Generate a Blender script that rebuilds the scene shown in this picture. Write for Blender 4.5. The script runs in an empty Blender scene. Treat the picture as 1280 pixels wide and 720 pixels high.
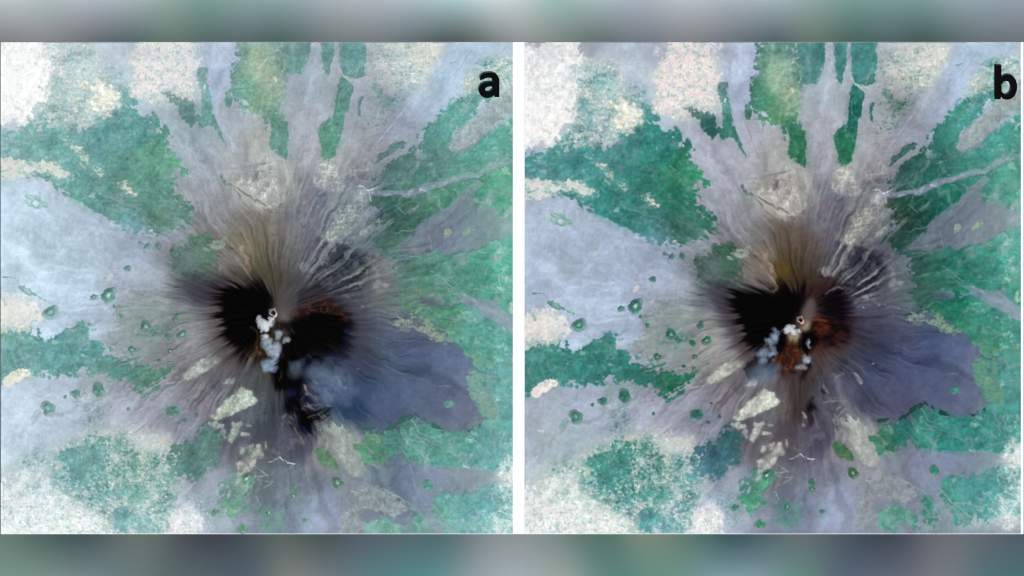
import bpy, bmesh, math, random
import numpy as np

# ---------------------------------------------------------------- camera, sky, sun, exposure
S = bpy.context.scene
COL = S.collection
U = 0.01                                    # one survey cell
def wx(px): return (px-640)*U
def wy(py): return (360-py)*U
cam = bpy.data.cameras.new('camera'); cam_o = bpy.data.objects.new('camera', cam); COL.objects.link(cam_o)
CAM_Z = 100.0
cam_o.location = (0, 0, CAM_Z); cam.sensor_width = 36; cam.lens = 36*CAM_Z/12.8
cam.clip_start = 1; cam.clip_end = 1000
S.camera = cam_o
S.view_settings.view_transform = 'Standard'; S.view_settings.look = 'None'
S.view_settings.exposure = 0.0; S.view_settings.gamma = 1.0
ELEV, AZ = math.radians(54), math.radians(145)
W = bpy.data.worlds.new('World'); S.world = W; W.use_nodes = True
nt = W.node_tree; bg = nt.nodes['Background']
sky = nt.nodes.new('ShaderNodeTexSky'); sky.sky_type = 'NISHITA'; sky.sun_disc = False
sky.sun_elevation = ELEV; sky.sun_rotation = AZ
nt.links.new(sky.outputs[0], bg.inputs[0]); bg.inputs[1].default_value = 0.10
sun = bpy.data.lights.new('sun', 'SUN'); sun.energy = 3.4; sun.angle = math.radians(0.5); sun.color = (1.0, .955, .90)
sun_o = bpy.data.objects.new('sun', sun); COL.objects.link(sun_o)
d = (math.sin(AZ)*math.cos(ELEV), math.cos(AZ)*math.cos(ELEV), math.sin(ELEV))
from mathutils import Vector
sun_o.rotation_euler = Vector(d).to_track_quat('Z', 'Y').to_euler()
sun_o.location = (d[0]*40, d[1]*40, d[2]*40)
S.cycles.filter_width = 1.2; S.cycles.volume_bounces = 16; S.cycles.max_bounces = 20
GAIN = np.array((1.10, 1.125, 1.20))            # light falling on level ground, per channel

def lin(c):
    c = np.asarray(c, np.float32)/255
    return np.where(c <= .04045, c/12.92, ((c+.055)/1.055)**2.4)
def albedo(c): return np.clip(lin(c)/GAIN, .002, .9)

def tag(o, label=None, cat=None, group=None, kind=None):
    for k, v in (('label', label), ('category', cat), ('group', group), ('kind', kind)):
        if v: o[k] = v
    return o
def link(name, me, parent=None):
    o = bpy.data.objects.new(name, me); COL.objects.link(o)
    if parent: o.parent = parent
    return o
# ---------------------------------------------------------------- land cover of the mountain (one survey grid, 1 cell = 1 cm)
CX0, CY0, CW, CH = -40, 20, 740, 690
YY, XX = np.mgrid[0:CH, 0:CW].astype(np.float32)
XX += CX0; YY += CY0
SUMX, SUMY = 347.0, 388.0

def grid_sample(g, u, v):
    h, w = g.shape
    u0 = np.floor(u).astype(int); v0 = np.floor(v).astype(int)
    fu = u - u0; fv = v - v0
    fu = fu*fu*(3-2*fu); fv = fv*fv*(3-2*fv)
    a = g[v0 % h, u0 % w]; b = g[v0 % h, (u0+1) % w]
    c = g[(v0+1) % h, u0 % w]; d = g[(v0+1) % h, (u0+1) % w]
    return (a*(1-fu)+b*fu)*(1-fv) + (c*(1-fu)+d*fu)*fv

def vnoise(scale, seed, octaves=3, gain=0.5, x=None, y=None):
    x = XX if x is None else x; y = YY if y is None else y
    rng = np.random.RandomState(seed); out = 0; amp = 1; tot = 0
    for o in range(octaves):
        g = rng.rand(97, 89).astype(np.float32)*2-1
        out = out + amp*grid_sample(g, x/scale+o*17.3+50, y/scale+o*9.1+50)
        tot += amp; amp *= gain; scale *= 0.5
    return out/tot*1.6

RR = np.hypot(XX-SUMX, YY-SUMY) + 1e-3
TH = np.arctan2(YY-SUMY, XX-SUMX)
_wt = vnoise(60, 91, 4, .6)*.06
def polar_noise(kt, kr, seed, octaves=3):
    rng = np.random.RandomState(seed); out = 0; amp = 1; tot = 0
    for o in range(octaves):
        g = rng.rand(64, kt*(2**o)).astype(np.float32)*2-1
        out = out + amp*grid_sample(g, ((TH+_wt)/(2*np.pi)+0.5)*kt*(2**o), np.log(RR+30)*kr*(2**o)*0.8+3)
        tot += amp; amp *= 0.55
    return out/tot*1.6*np.clip((RR-6)/28, 0, 1)

def ridged(scale, seed, octaves=3, x=None, y=None):
    out = 0; amp = 1; tot = 0
    for o in range(octaves):
        out = out+amp*(1-np.abs(vnoise(scale/2**o, seed+31*o, 1, 1, x, y))*1.6); tot += amp; amp *= .55
    return np.clip(out/tot, 0, 1)

_vc = {}
def plots(scale, seed):
    # irregular field plots: one random value per cell of a jittered lattice
    k = (round(scale, 2), seed)
    if k in _vc: return _vc[k]
    rng = np.random.RandomState(seed); G = 256
    jx, jy, val = rng.rand(G, G), rng.rand(G, G), rng.rand(G, G)*2-1
    u = (XX+CH)/scale+W1x*1.2/scale; v = (YY+CH)/scale*1.15+W1y*1.2/scale
    iu = np.floor(u).astype(int); iv = np.floor(v).astype(int)
    best = np.full(XX.shape, 1e9, np.float32); out = np.zeros(XX.shape, np.float32)
    for a in (-1, 0, 1):
        for b in (-1, 0, 1):
            cu = (iu+a) % G; cv = (iv+b) % G
            d = np.abs(iu+a+jx[cv, cu]-u)+np.abs(iv+b+jy[cv, cu]-v)
            m = d < best; best[m] = d[m]; out[m] = val[cv, cu][m]
    _vc[k] = out
    return out

def blur(m, r):
    if r <= 0: return m
    r = int(round(r)); k = 2*r+1
    for _ in range(2):
        p = np.pad(m, ((r+1, r), (0, 0)), mode='edge').cumsum(0); m = (p[k:]-p[:-k])/k
        p = np.pad(m, ((0, 0), (r+1, r)), mode='edge').cumsum(1); m = (p[:, k:]-p[:, :-k])/k
    return m.astype(np.float32)

W1x, W1y = vnoise(9, 1, 3, 0.6), vnoise(9, 2, 3, 0.6)
W2x, W2y = vnoise(30, 3, 3, 0.6), vnoise(30, 4, 3, 0.6)
RAD = polar_noise(70, 2.2, 5, 3)
E1 = vnoise(15, 6, 4, 0.68)
E2 = .6*polar_noise(120, 3.6, 7, 5)+.7*polar_noise(210, 2.0, 9, 3)
E3 = vnoise(4.5, 8, 2, 0.6)
def fray(m, r=4, k=.5, kr=.25, soft=.32):
    # break an outline up into frayed tongues and specks, along the slope where kr is high
    b = blur(m, r)
    n = b-.5 + (k*.75*E1 + k*.42*E3 + kr*.6*E2*np.clip(1.3-RR/420, .35, 1))*np.minimum(1, 4*b*(1-b)+.12)
    return np.clip(n/soft+.5, 0, 1).astype(np.float32)

ZONES = {'1': (0, 40, 4), '2': (320, 40, 4), '3': (0, 200, 4), '4': (320, 200, 4), '5': (0, 360, 4), '6': (320, 360, 4),
         '7': (0, 520, 4), '8': (320, 520, 4), 'A': (0, 0, 1), 'p': (260, 330, 8), 'q': (310, 380, 8), 'r': (310, 460, 8),
         's': (260, 190, 8), 't': (380, 260, 8), 'u': (230, 460, 8), 'v': (230, 540, 8), 'w': (100, 330, 8),
         'B': (0, 0, 1), 'P': (920, 330, 8), 'Q': (920, 390, 8), 'R': (960, 460, 8)}
def pts(s):
    """'1 x,y x,y 3 x,y' : survey points, a lone letter switches the sheet they were read from."""
    out = []; z = ZONES['A']
    for tok in s.split():
        if ',' in tok:
            a, b = tok.split(','); out.append((z[0]+float(a)/z[2], z[1]+float(b)/z[2]))
        else: z = ZONES[tok]
    return np.array(out, np.float32)

def poly(p, rag=2.0, big=0.0, feather=1, x=None, y=None, radial=0.0):
    if isinstance(p, str): p = pts(p)
    X = XX if x is None else x; Y = YY if y is None else y
    if x is None:
        X = X + rag*W1x + big*W2x; Y = Y + rag*W1y + big*W2y
        if radial:
            sh = radial*RAD; X = X + sh*np.cos(TH); Y = Y + sh*np.sin(TH)
    m = np.zeros(X.shape, np.float32)
    pad = 8 + rag*3 + big*3 + abs(radial)*3
    x0, y0 = p.min(0)-pad; x1, y1 = p.max(0)+pad
    bx = np.where((X[0 if x is None else slice(None)] >= -1e9))[0] if False else None
    sel = (X > x0) & (X < x1) & (Y > y0) & (Y < y1)
    if not sel.any(): return m
    xs = X[sel]; ys = Y[sel]; ins = np.zeros(xs.shape, bool)
    n = len(p); j = n-1
    for i in range(n):
        xi, yi = p[i]; xj, yj = p[j]
        if yi != yj:
            c = ((yi > ys) != (yj > ys)) & (xs < (xj-xi)*(ys-yi)/(yj-yi)+xi)
            ins ^= c
        j = i
    m[sel] = ins
    return blur(m, feather) if feather else m

def stroke(p, w, rag=1.0, X=None, Y=None, soft=0.6):
    if isinstance(p, str): p = pts(p)
    x = XX + rag*W1x if X is None else X; y = YY + rag*W1y if Y is None else Y
    d = np.full(x.shape, 1e9, np.float32)
    for (x0, y0), (x1, y1) in zip(p[:-1], p[1:]):
        dx, dy = x1-x0, y1-y0; L = dx*dx+dy*dy+1e-6
        t = np.clip(((x-x0)*dx+(y-y0)*dy)/L, 0, 1)
        d = np.minimum(d, np.hypot(x-x0-t*dx, y-y0-t*dy))
    return np.clip((w/2+soft-d)/(2*soft), 0, 1)

def field(anch, s=14.0):
    num = np.zeros((CH, CW, 3), np.float32); den = np.zeros((CH, CW), np.float32)
    for (x, y), c in anch:
        w = 1.0/((XX-x)**2+(YY-y)**2+s*s)**2
        den += w
        for k in range(3): num[..., k] += w*c[k]
    return num/den[..., None]

def anchors(s):
    out = []
    for line in s.split(';'):
        line = line.strip()
        if line:
            a, b = line.split(':'); out.append((tuple(float(v) for v in a.split(',')), tuple(float(v) for v in b.split(','))))
    return out

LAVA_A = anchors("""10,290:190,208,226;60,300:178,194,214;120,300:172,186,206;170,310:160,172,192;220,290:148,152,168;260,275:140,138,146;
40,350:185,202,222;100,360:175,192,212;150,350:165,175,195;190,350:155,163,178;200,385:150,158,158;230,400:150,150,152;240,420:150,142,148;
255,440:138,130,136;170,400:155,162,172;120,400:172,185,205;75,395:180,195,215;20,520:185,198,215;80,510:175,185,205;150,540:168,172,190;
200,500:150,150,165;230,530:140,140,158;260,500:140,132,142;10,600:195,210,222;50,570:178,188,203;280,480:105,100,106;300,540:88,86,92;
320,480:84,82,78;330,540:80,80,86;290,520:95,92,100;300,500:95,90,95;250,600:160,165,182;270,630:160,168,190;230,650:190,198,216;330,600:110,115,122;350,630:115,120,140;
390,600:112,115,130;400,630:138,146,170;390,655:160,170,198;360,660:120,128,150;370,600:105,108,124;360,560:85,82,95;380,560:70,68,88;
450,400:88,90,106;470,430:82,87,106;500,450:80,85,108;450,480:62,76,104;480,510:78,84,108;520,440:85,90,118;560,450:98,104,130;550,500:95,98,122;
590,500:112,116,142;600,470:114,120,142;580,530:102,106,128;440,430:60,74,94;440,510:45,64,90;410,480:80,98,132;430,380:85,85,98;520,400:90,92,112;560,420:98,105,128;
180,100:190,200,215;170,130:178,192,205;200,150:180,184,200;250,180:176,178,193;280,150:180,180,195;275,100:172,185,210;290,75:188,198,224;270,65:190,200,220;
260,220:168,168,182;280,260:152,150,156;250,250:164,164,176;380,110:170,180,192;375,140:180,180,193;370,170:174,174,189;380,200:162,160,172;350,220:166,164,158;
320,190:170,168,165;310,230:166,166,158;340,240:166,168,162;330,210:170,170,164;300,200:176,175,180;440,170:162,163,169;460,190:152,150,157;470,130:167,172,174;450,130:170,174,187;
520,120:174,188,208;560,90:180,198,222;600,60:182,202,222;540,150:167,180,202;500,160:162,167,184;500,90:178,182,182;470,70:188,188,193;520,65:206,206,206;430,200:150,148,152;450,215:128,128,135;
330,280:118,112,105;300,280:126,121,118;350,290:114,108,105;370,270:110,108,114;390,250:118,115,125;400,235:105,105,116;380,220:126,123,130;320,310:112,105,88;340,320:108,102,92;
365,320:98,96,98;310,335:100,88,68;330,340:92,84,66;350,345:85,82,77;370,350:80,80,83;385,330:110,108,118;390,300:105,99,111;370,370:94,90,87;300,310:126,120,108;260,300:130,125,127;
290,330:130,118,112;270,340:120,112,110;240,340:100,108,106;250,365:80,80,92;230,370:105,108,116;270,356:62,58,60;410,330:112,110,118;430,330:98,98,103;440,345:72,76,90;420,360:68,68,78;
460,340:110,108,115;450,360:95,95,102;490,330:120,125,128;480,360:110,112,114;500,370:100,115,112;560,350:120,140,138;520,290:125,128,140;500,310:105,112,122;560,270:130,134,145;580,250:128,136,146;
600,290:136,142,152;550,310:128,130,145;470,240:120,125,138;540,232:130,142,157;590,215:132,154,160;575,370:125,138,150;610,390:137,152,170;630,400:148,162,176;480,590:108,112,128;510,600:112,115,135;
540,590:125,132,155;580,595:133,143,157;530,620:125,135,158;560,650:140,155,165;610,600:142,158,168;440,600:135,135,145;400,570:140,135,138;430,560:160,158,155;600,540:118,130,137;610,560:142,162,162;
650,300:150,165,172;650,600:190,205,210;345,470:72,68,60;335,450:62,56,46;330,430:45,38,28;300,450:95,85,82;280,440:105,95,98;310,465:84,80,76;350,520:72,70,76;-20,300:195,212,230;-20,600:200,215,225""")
LAVA_B = [a for a in LAVA_A if not (a[0][0] < 60 and a[0][1] > 280) and not (380 > a[0][0] > 300 and 600 > a[0][1] > 270) and not (380 <= a[0][0] < 520 and 390 < a[0][1] < 530)] + anchors("""
10,290:184,197,217;60,300:172,182,202;40,350:178,192,214;-25,300:184,198,220;20,520:166,172,188;80,510:164,170,190;10,600:182,194,202;50,570:165,174,190;-25,550:172,180,195;320,285:90,78,70;345,290:87,74,65;330,310:79,66,48;318,328:71,56,25;330,335:66,51,28;350,330:68,53,42;368,340:57,42,38;370,320:72,59,54;360,300:81,68,60;390,340:60,45,48;350,350:66,46,40;372,360:55,38,38;450,400:82,80,92;470,430:85,83,98;500,450:90,86,108;450,480:90,88,106;480,510:84,79,98;440,430:86,78,82;440,510:80,80,95;410,480:96,93,104;400,450:98,84,80;420,450:92,86,90;350,480:85,74,74;330,500:92,82,80;300,540:88,82,85;330,540:82,76,80;350,520:66,58,62;320,470:95,88,92;310,450:110,98,98;340,560:84,78,84;370,530:88,80,92;380,560:74,68,86;360,580:88,84,96;370,470:88,76,74;385,500:90,84,92;500,410:84,84,100;430,400:70,62,72""")

LAVA_A = [(p, (c[0]*.985, c[1]*1.003, c[2]*.985)) for p, c in LAVA_A]  # outer lava tones include whitish haze put into the colour
LAVA_B = [(p, (c[0]*.965, c[1]*.975, c[2]*.95+(5 if c[2] > 70 else 1))) for p, c in LAVA_B]

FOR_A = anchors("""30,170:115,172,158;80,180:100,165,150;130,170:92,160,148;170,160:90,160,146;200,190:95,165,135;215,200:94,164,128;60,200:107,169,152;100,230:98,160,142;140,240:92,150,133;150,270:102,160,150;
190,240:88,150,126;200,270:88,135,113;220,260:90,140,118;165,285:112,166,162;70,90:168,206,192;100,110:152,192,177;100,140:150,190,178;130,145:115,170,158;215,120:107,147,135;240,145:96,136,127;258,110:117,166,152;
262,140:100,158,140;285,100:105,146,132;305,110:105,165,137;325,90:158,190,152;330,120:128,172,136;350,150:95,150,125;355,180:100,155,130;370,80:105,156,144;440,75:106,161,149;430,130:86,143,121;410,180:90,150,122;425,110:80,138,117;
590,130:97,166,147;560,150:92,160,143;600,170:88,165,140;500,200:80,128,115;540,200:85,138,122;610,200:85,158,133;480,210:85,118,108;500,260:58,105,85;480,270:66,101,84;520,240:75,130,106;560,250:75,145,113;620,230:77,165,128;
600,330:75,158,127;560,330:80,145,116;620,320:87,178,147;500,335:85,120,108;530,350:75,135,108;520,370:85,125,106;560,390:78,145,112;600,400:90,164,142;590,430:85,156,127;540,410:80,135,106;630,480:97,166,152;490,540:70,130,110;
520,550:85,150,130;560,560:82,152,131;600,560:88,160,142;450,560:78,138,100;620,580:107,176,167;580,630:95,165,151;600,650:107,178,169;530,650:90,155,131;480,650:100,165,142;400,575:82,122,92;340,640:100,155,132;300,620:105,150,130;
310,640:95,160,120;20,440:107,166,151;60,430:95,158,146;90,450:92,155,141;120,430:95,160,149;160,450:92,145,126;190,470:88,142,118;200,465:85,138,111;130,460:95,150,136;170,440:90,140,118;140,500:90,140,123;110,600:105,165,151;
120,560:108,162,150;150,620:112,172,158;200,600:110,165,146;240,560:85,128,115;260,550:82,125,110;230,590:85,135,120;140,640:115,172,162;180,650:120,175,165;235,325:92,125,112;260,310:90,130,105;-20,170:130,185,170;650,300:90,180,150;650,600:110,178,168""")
FOR_B = anchors("""30,170:66,143,124;80,180:55,140,118;170,160:42,138,112;215,200:46,142,92;100,230:50,136,110;140,240:45,130,105;200,270:54,106,84;165,285:85,145,132;150,270:60,138,118;190,240:38,120,88;220,260:48,118,86;
70,90:120,185,160;100,140:118,170,155;130,145:70,145,125;215,120:70,115,98;240,145:40,95,80;258,110:75,140,116;262,140:55,130,95;285,100:55,110,86;305,110:62,140,97;325,90:140,186,138;330,120:102,160,110;350,150:45,125,80;355,180:45,125,76;
370,80:70,136,118;440,75:70,146,125;430,130:20,95,75;410,180:36,115,75;425,110:30,106,86;590,130:70,155,130;560,150:65,150,122;600,170:70,158,128;500,200:40,100,78;540,200:48,116,92;610,200:60,146,116;480,210:50,88,72;500,260:24,72,52;480,270:40,70,50;
520,240:30,100,76;560,250:42,126,92;620,230:70,164,125;600,330:57,150,112;560,330:42,116,86;620,320:85,174,140;500,335:56,96,79;530,350:56,116,86;520,370:56,96,72;560,390:50,130,90;600,400:66,150,116;590,430:60,140,102;540,410:50,116,80;630,480:72,152,124;
490,540:34,108,86;520,550:56,140,112;560,560:56,144,116;600,560:66,150,122;450,560:50,116,78;580,630:70,154,130;600,650:76,160,140;530,650:60,140,106;480,650:76,150,116;400,575:62,102,66;340,640:70,145,112;310,640:66,150,100;20,440:62,140,114;60,430:52,132,108;
90,450:46,126,100;120,430:56,138,113;160,450:46,116,86;190,470:36,112,76;130,460:46,120,96;140,500:50,118,92;110,600:62,145,121;150,620:72,155,130;200,600:86,155,132;240,560:56,106,104;260,550:46,94,86;230,590:70,130,126;140,640:82,156,137;180,650:90,160,146;
120,560:62,140,112;235,325:78,108,92;260,310:60,105,75;-25,170:62,140,120;650,300:84,172,140;650,600:80,160,140""")

FIX_A = anchors("375,110:-8,-8,-4;375,165:9,12,10;70,325:6,9,6;240,166:-12,-3,-4;315,515:-9,-5,0;340,305:2,6,10;480,595:-7,0,3;570,290:-5,0,6;610,275:0,10,4;430,275:14,18,19;520,470:-6,3,7")
FIX_B = anchors("385,160:8,10,7;477,478:-9,-4,0;540,470:-9,-4,0;335,298:5,7,13;465,615:12,13,9")
TONE_A = anchors("322,300:7,2,-4;375,110:-7,-7,-6;70,325:-3,-4,-4;240,166:-5,-3,-4;325,515:-5,-3,-2;480,595:-5,-2,-2;570,290:-6,-11,-5;160,190:-3,-4,-5;485,264:-12,-11,-8;190,425:-9,-6,-8;50,585:-15,-9,-5;610,275:-3,-1,-4;600,445:-2,3,5;450,175:-7,-4,-3;430,275:2,6,12;30,75:13,11,10;96,99:2,4,5;216,74:-7,0,2;476,129:-9,-11,-5;536,119:2,5,4;321,219:7,8,12;256,409:-6,0,2;166,599:-14,-8,-12;346,619:-5,2,-1;306,459:-2,4,7;446,339:-18,-14,-16;376,339:-10,-11,-12")
TONE_B = anchors("330,305:7,2,-5;380,155:-7,-7,-7;335,297:5,4,4;552,383:-23,-6,-6;156,181:-3,-4,-7;232,432:8,13,5;499,124:-14,-19,-24;160,596:-17,-12,-14;45,538:-3,4,-5;553,282:-16,-12,-8;573,568:-16,-13,-10;431,443:-34,-28,-21;378,481:-11,-6,-5;364,332:-6,-2,-3;461,339:-26,-23,-20")
def nudge(f, anch, s=45.0):
    out = f.copy(); 
    for (x, y), c in anch: out += np.exp(-((XX-x)**2+(YY-y)**2)/(2*s*s))[..., None]*np.array(c, np.float32)
    return out
# name, outline, raggedness, label;  WOODS are the green patches
WOODS = [
 ('chestnut', "1 0,485 100,470 170,470 250,490 330,490 420,480 500,420 580,385 590,310 640,330 740,420 830,510 870,570 900,620 950,700 3 950,60 870,80 850,150 890,190 950,230 975,285 940,300 920,340 870,355 760,365 700,365 640,372 600,345 520,290 440,245 390,215 330,185 270,150 230,110 150,90 0,95 -160,100 1 -160,480", 2.0, "broad teal forest on the northwestern flank with a pale village near its middle"),
 ('ravine', "1 800,292 870,290 900,335 940,330 975,330 990,350 985,390 1000,410 1000,480 950,482 905,450 900,400 880,360 830,345", 1.6, "small dark ragged wood under the pale pink town in the northwest"),
 ('strip', "1 985,180 1045,175 1050,290 1060,350 1085,440 1110,500 1165,612 1100,545 1080,480 1040,470 1000,480 1005,410 1012,340 985,240", 1.4, "thin green strip tapering to a point west of the forked blue stream"),
 ('fork', "1 1130,290 1160,310 1165,370 1150,400 1120,350", 1.2, "small green islet between the arms of the forked blue stream"),
 ('valley', "1 1185,65 1150,200 1145,250 1180,330 1220,390 1280,440 2 40,455 75,500 100,560 130,580 150,610 170,640 182,620 165,560 190,520 170,450 140,420 130,370 150,280 160,220 130,110 100,70 110,-80 -70,-80", 1.8, "yellow-green wooded valley with pale fields in the north"),
 ('block', "2 150,205 130,110 128,-80 282,-80 275,130 265,180 240,200 230,215 190,215 160,212", 1.2, "square teal wood above the grey lava tongue in the north"),
 ('finger', "2 320,-80 392,-80 395,130 375,170 365,230 345,225 345,190 320,190 315,120", 1.2, "narrow teal wood between two thin grey streams at the northern edge"),
 ('crest', "2 410,-80 548,-80 550,130 545,230 500,240 440,215 420,180", 1.3, "teal wood at the northern edge crossed by a pale curved road"),
 ('tongue', "2 420,215 460,245 495,265 480,330 455,400 445,450 430,500 410,560 400,620 365,640 330,640 320,570 305,490 320,460 370,430 385,350 400,290", 1.4, "long dark green wood running north to south east of the grey lava tongue"),
 ('sliver', "2 505,420 510,335 538,320 525,430", 1.2, "tiny green sliver in the grey lava east of the long dark wood"),
 ('spur', "2 575,650 640,570 690,545 760,540 770,550 720,590 660,630 600,660", 1.2, "short green spur at the foot of the pale blue stream"),
 ('island', "2 885,270 950,215 962,222 900,278", 0.8, "little green island inside the pale blue stream"),
 ('northeast', "2 815,515 900,410 1000,320 1080,270 1170,270 1200,310 1130,390 1050,470 985,540 955,600 1085,582 1130,512 1230,442 1280,412 1500,380 1500,720 4 1500,700 860,720 700,700 690,640 720,600 690,520 660,460 600,440 560,400 600,330 600,150 580,80 640,20 2 640,690 700,640 780,605 850,575", 1.8, "large green forest covering the eastern flank below the pale tan flow"),
 ('east', "4 690,640 800,560 860,700 1500,700 6 1500,0 1500,700 1130,660 1080,560 1060,480 1040,430 1060,380 1030,320 1020,270 940,240 890,190 870,150 780,130 690,140 680,100", 2.0, "bright green forest east of the dark lava valley"),
 ('southeast', "8 1085,55 990,66 900,42 850,12 760,22 720,52 660,82 560,72 500,100 520,130 580,200 580,240 640,230 700,205 760,230 830,240 880,260 1000,260 1060,260 1170,255 1500,230 1500,-40 1110,0", 2.0, "teal forest along the southern edge of the dark lava valley"),
 ('lower_right', "8 880,400 980,362 1100,368 1200,340 1500,330 1500,620 960,620 900,500 860,430", 2.2, "teal woods and fields in the southeastern corner"),
 ('bend', "8 760,460 800,455 850,490 900,620 780,620 760,530 730,510", 1.6, "green wedge between two grey streams at the southern edge"),
 ('bottom', "8 525,480 600,482 680,511 740,531 785,620 535,620", 1.6, "green wood at the southern edge under the tan flow"),
 ('west', "5 -160,210 0,220 80,210 160,215 210,240 220,265 260,250 310,215 350,190 370,165 430,170 450,200 480,240 495,300 520,330 600,310 650,290 690,310 670,330 560,350 540,370 600,380 700,380 740,410 800,400 880,425 870,450 800,470 730,510 680,510 620,515 580,540 590,500 640,460 580,430 480,410 440,420 320,430 250,440 180,430 140,400 80,430 20,460 -160,520", 2.0, "long teal forest band reaching from the western edge towards the summit"),
 ('copse', "5 530,585 580,550 615,560 565,600", 1.4, "short green copse below the long teal forest band"),
 ('southwest', "7 870,180 940,110 1000,60 1050,40 1100,90 1112,140 1070,210 1010,280 940,310 860,330 830,300 870,240", 2.0, "dark green wood shaped like a leaf southwest of the summit"),
 ('orchard', "7 430,90 480,80 500,130 540,160 550,230 510,280 490,340 440,370 400,420 370,400 390,330 360,260 310,200 330,160 400,130", 2.6, "irregular teal wood among speckled fields in the southwest"),
 ('orchard2', "7 480,470 560,440 640,450 680,490 640,530 660,570 600,580 560,560 580,510 510,500", 2.4, "small teal wood among speckled fields near the southwestern corner"),
 ('glade', "7 535,360 600,350 600,410 560,430", 2.0, "tiny teal copse in the middle of the speckled fields"),
 ('knoll', "3 830,470 860,440 940,430 945,400 1040,390 1070,400 1130,375 1120,410 1060,440 1060,470 1100,490 1090,560 1060,590 960,580 880,550 830,520", 2.2, "dull green patch northwest of the black ash"),
 ('gully', "8 275,170 330,155 360,190 400,215 415,270 370,260 320,230", 1.4, "small dark green wood with pale streaks southeast of the summit"),
 ('meadow', "8 480,140 520,130 580,200 575,245 545,245 520,200", 1.2, "bright yellow-green meadow below the dark lava valley"),
 ('thicket', "7 1110,300 1200,290 1260,300 1280,330 1250,400 1200,500 1160,510 1110,440 1130,380", 2.4, "patchy green wood west of the hairpin road"),
 ('islet', "8 930,560 960,550 1000,575 970,600 940,590 6 0,0", 1.0, ""),
]
WOODS = [w for w in WOODS if w[0] != 'islet'] + [('islet', "6 930,570 960,555 1000,575 980,600 945,600", 1.0, "tiny green islet inside the dark lava valley")]

FLOWS = [
 ('stream_a', "4 500,130 600,150 690,155 780,150 850,120 930,105 1000,80 1060,55 1090,68 1130,60 1180,20 1280,0 1500,-40 1500,-20 1280,14 1190,40 1130,85 1060,100 960,130 880,150 840,165 780,190 700,180 600,182 540,165", 1.0, "thin grey lava stream running to the eastern edge above the forked flow"),
 ('fork_flow', "4 680,465 720,410 780,370 850,290 900,270 960,230 1000,170 1060,130 1130,105 1140,130 1100,170 1080,220 1110,250 1180,240 1200,280 1280,290 1420,280 1420,330 1280,350 1220,390 1180,400 1110,470 1000,465 880,470 780,480", 2.0, "broad purple-grey lava flow with pale islands on the eastern flank"),
 ('right_flow', "4 920,640 960,640 6 960,10 1040,30 1120,60 1200,80 1280,150 1420,200 1420,260 1280,220 1200,180 1120,130 1060,90 1000,40", 1.8, "pale lilac lava flow slanting to the eastern edge"),
 ('low_flow', "8 530,270 640,240 700,215 760,235 840,245 880,265 1000,265 1060,260 1200,290 1200,325 1080,360 960,360 890,400 860,410 850,440 880,480 910,560 950,620 900,620 860,500 800,450 740,420 680,380 600,350 540,330", 1.6, "grey lava field spreading to the southeast with a round green cone on it"),
 ('tan_flow', "2 960,595 1000,510 1100,420 1190,350 1240,300 1290,260 1500,60 1500,200 1280,390 1230,432 1150,500 1090,572 1030,586 970,607", 1.2, "pale tan flow with a blunt tip beneath the black letter"),
 ('blue_flow', "2 440,715 470,640 600,540 700,420 800,300 870,220 930,140 1000,40 1500,0 1500,60 1280,110 1100,140 1050,225 1010,300 930,372 820,490 720,542 640,600 580,650 545,715", 1.6, "wide pale blue lava stream slanting to the northeastern corner"),
 ('tongue_flow', "2 150,215 190,215 240,212 275,60 285,-80 318,-80 315,130 345,235 368,235 385,180 395,-80 410,-80 412,170 420,215 400,290 385,350 370,430 320,460 305,490 320,570 330,640 320,690 150,690 172,640 185,610 170,560 190,520 170,450 140,420 130,370", 1.0, "long grey lava tongue between two woods in the north"),
 ('forked_stream', "1 1000,40 1180,30 1170,120 1150,200 1130,290 1120,350 1150,420 1160,470 1210,590 1180,600 1120,480 1085,430 1065,350 1055,280 1048,180 985,180 990,100", 1.2, "forked pale blue stream north of the domed lava knob"),
 ('tan_fan', "8 470,370 540,345 640,370 720,420 770,450 740,500 680,510 600,480 540,470 522,500 538,620 410,620 430,500 470,440", 1.6, "tan fan of old lava at the southern edge"),
 ('lava_valley', "6 400,110 470,95 560,90 640,110 690,150 730,200 800,210 860,220 900,260 980,270 1020,300 1030,340 1050,390 1040,440 1060,500 1090,570 1130,640 1130,670 1080,705 1000,715 900,690 850,655 790,630 740,650 700,680 640,700 560,700 500,690 440,650 390,600 380,520 420,440 420,360 450,300 470,180", 1.6, "dark purple-grey lava valley opening east of the summit"),
 ('left_lava', "3 -160,105 0,100 150,95 230,120 270,160 330,190 390,220 440,250 520,295 600,350 640,380 720,450 830,470 800,520 820,580 800,640 600,720 5 440,0 420,90 370,160 310,210 260,245 215,240 215,150 225,85 100,20 -160,-20", 1.4, "wide pale blue-grey lava plain in the west"),
]
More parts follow.
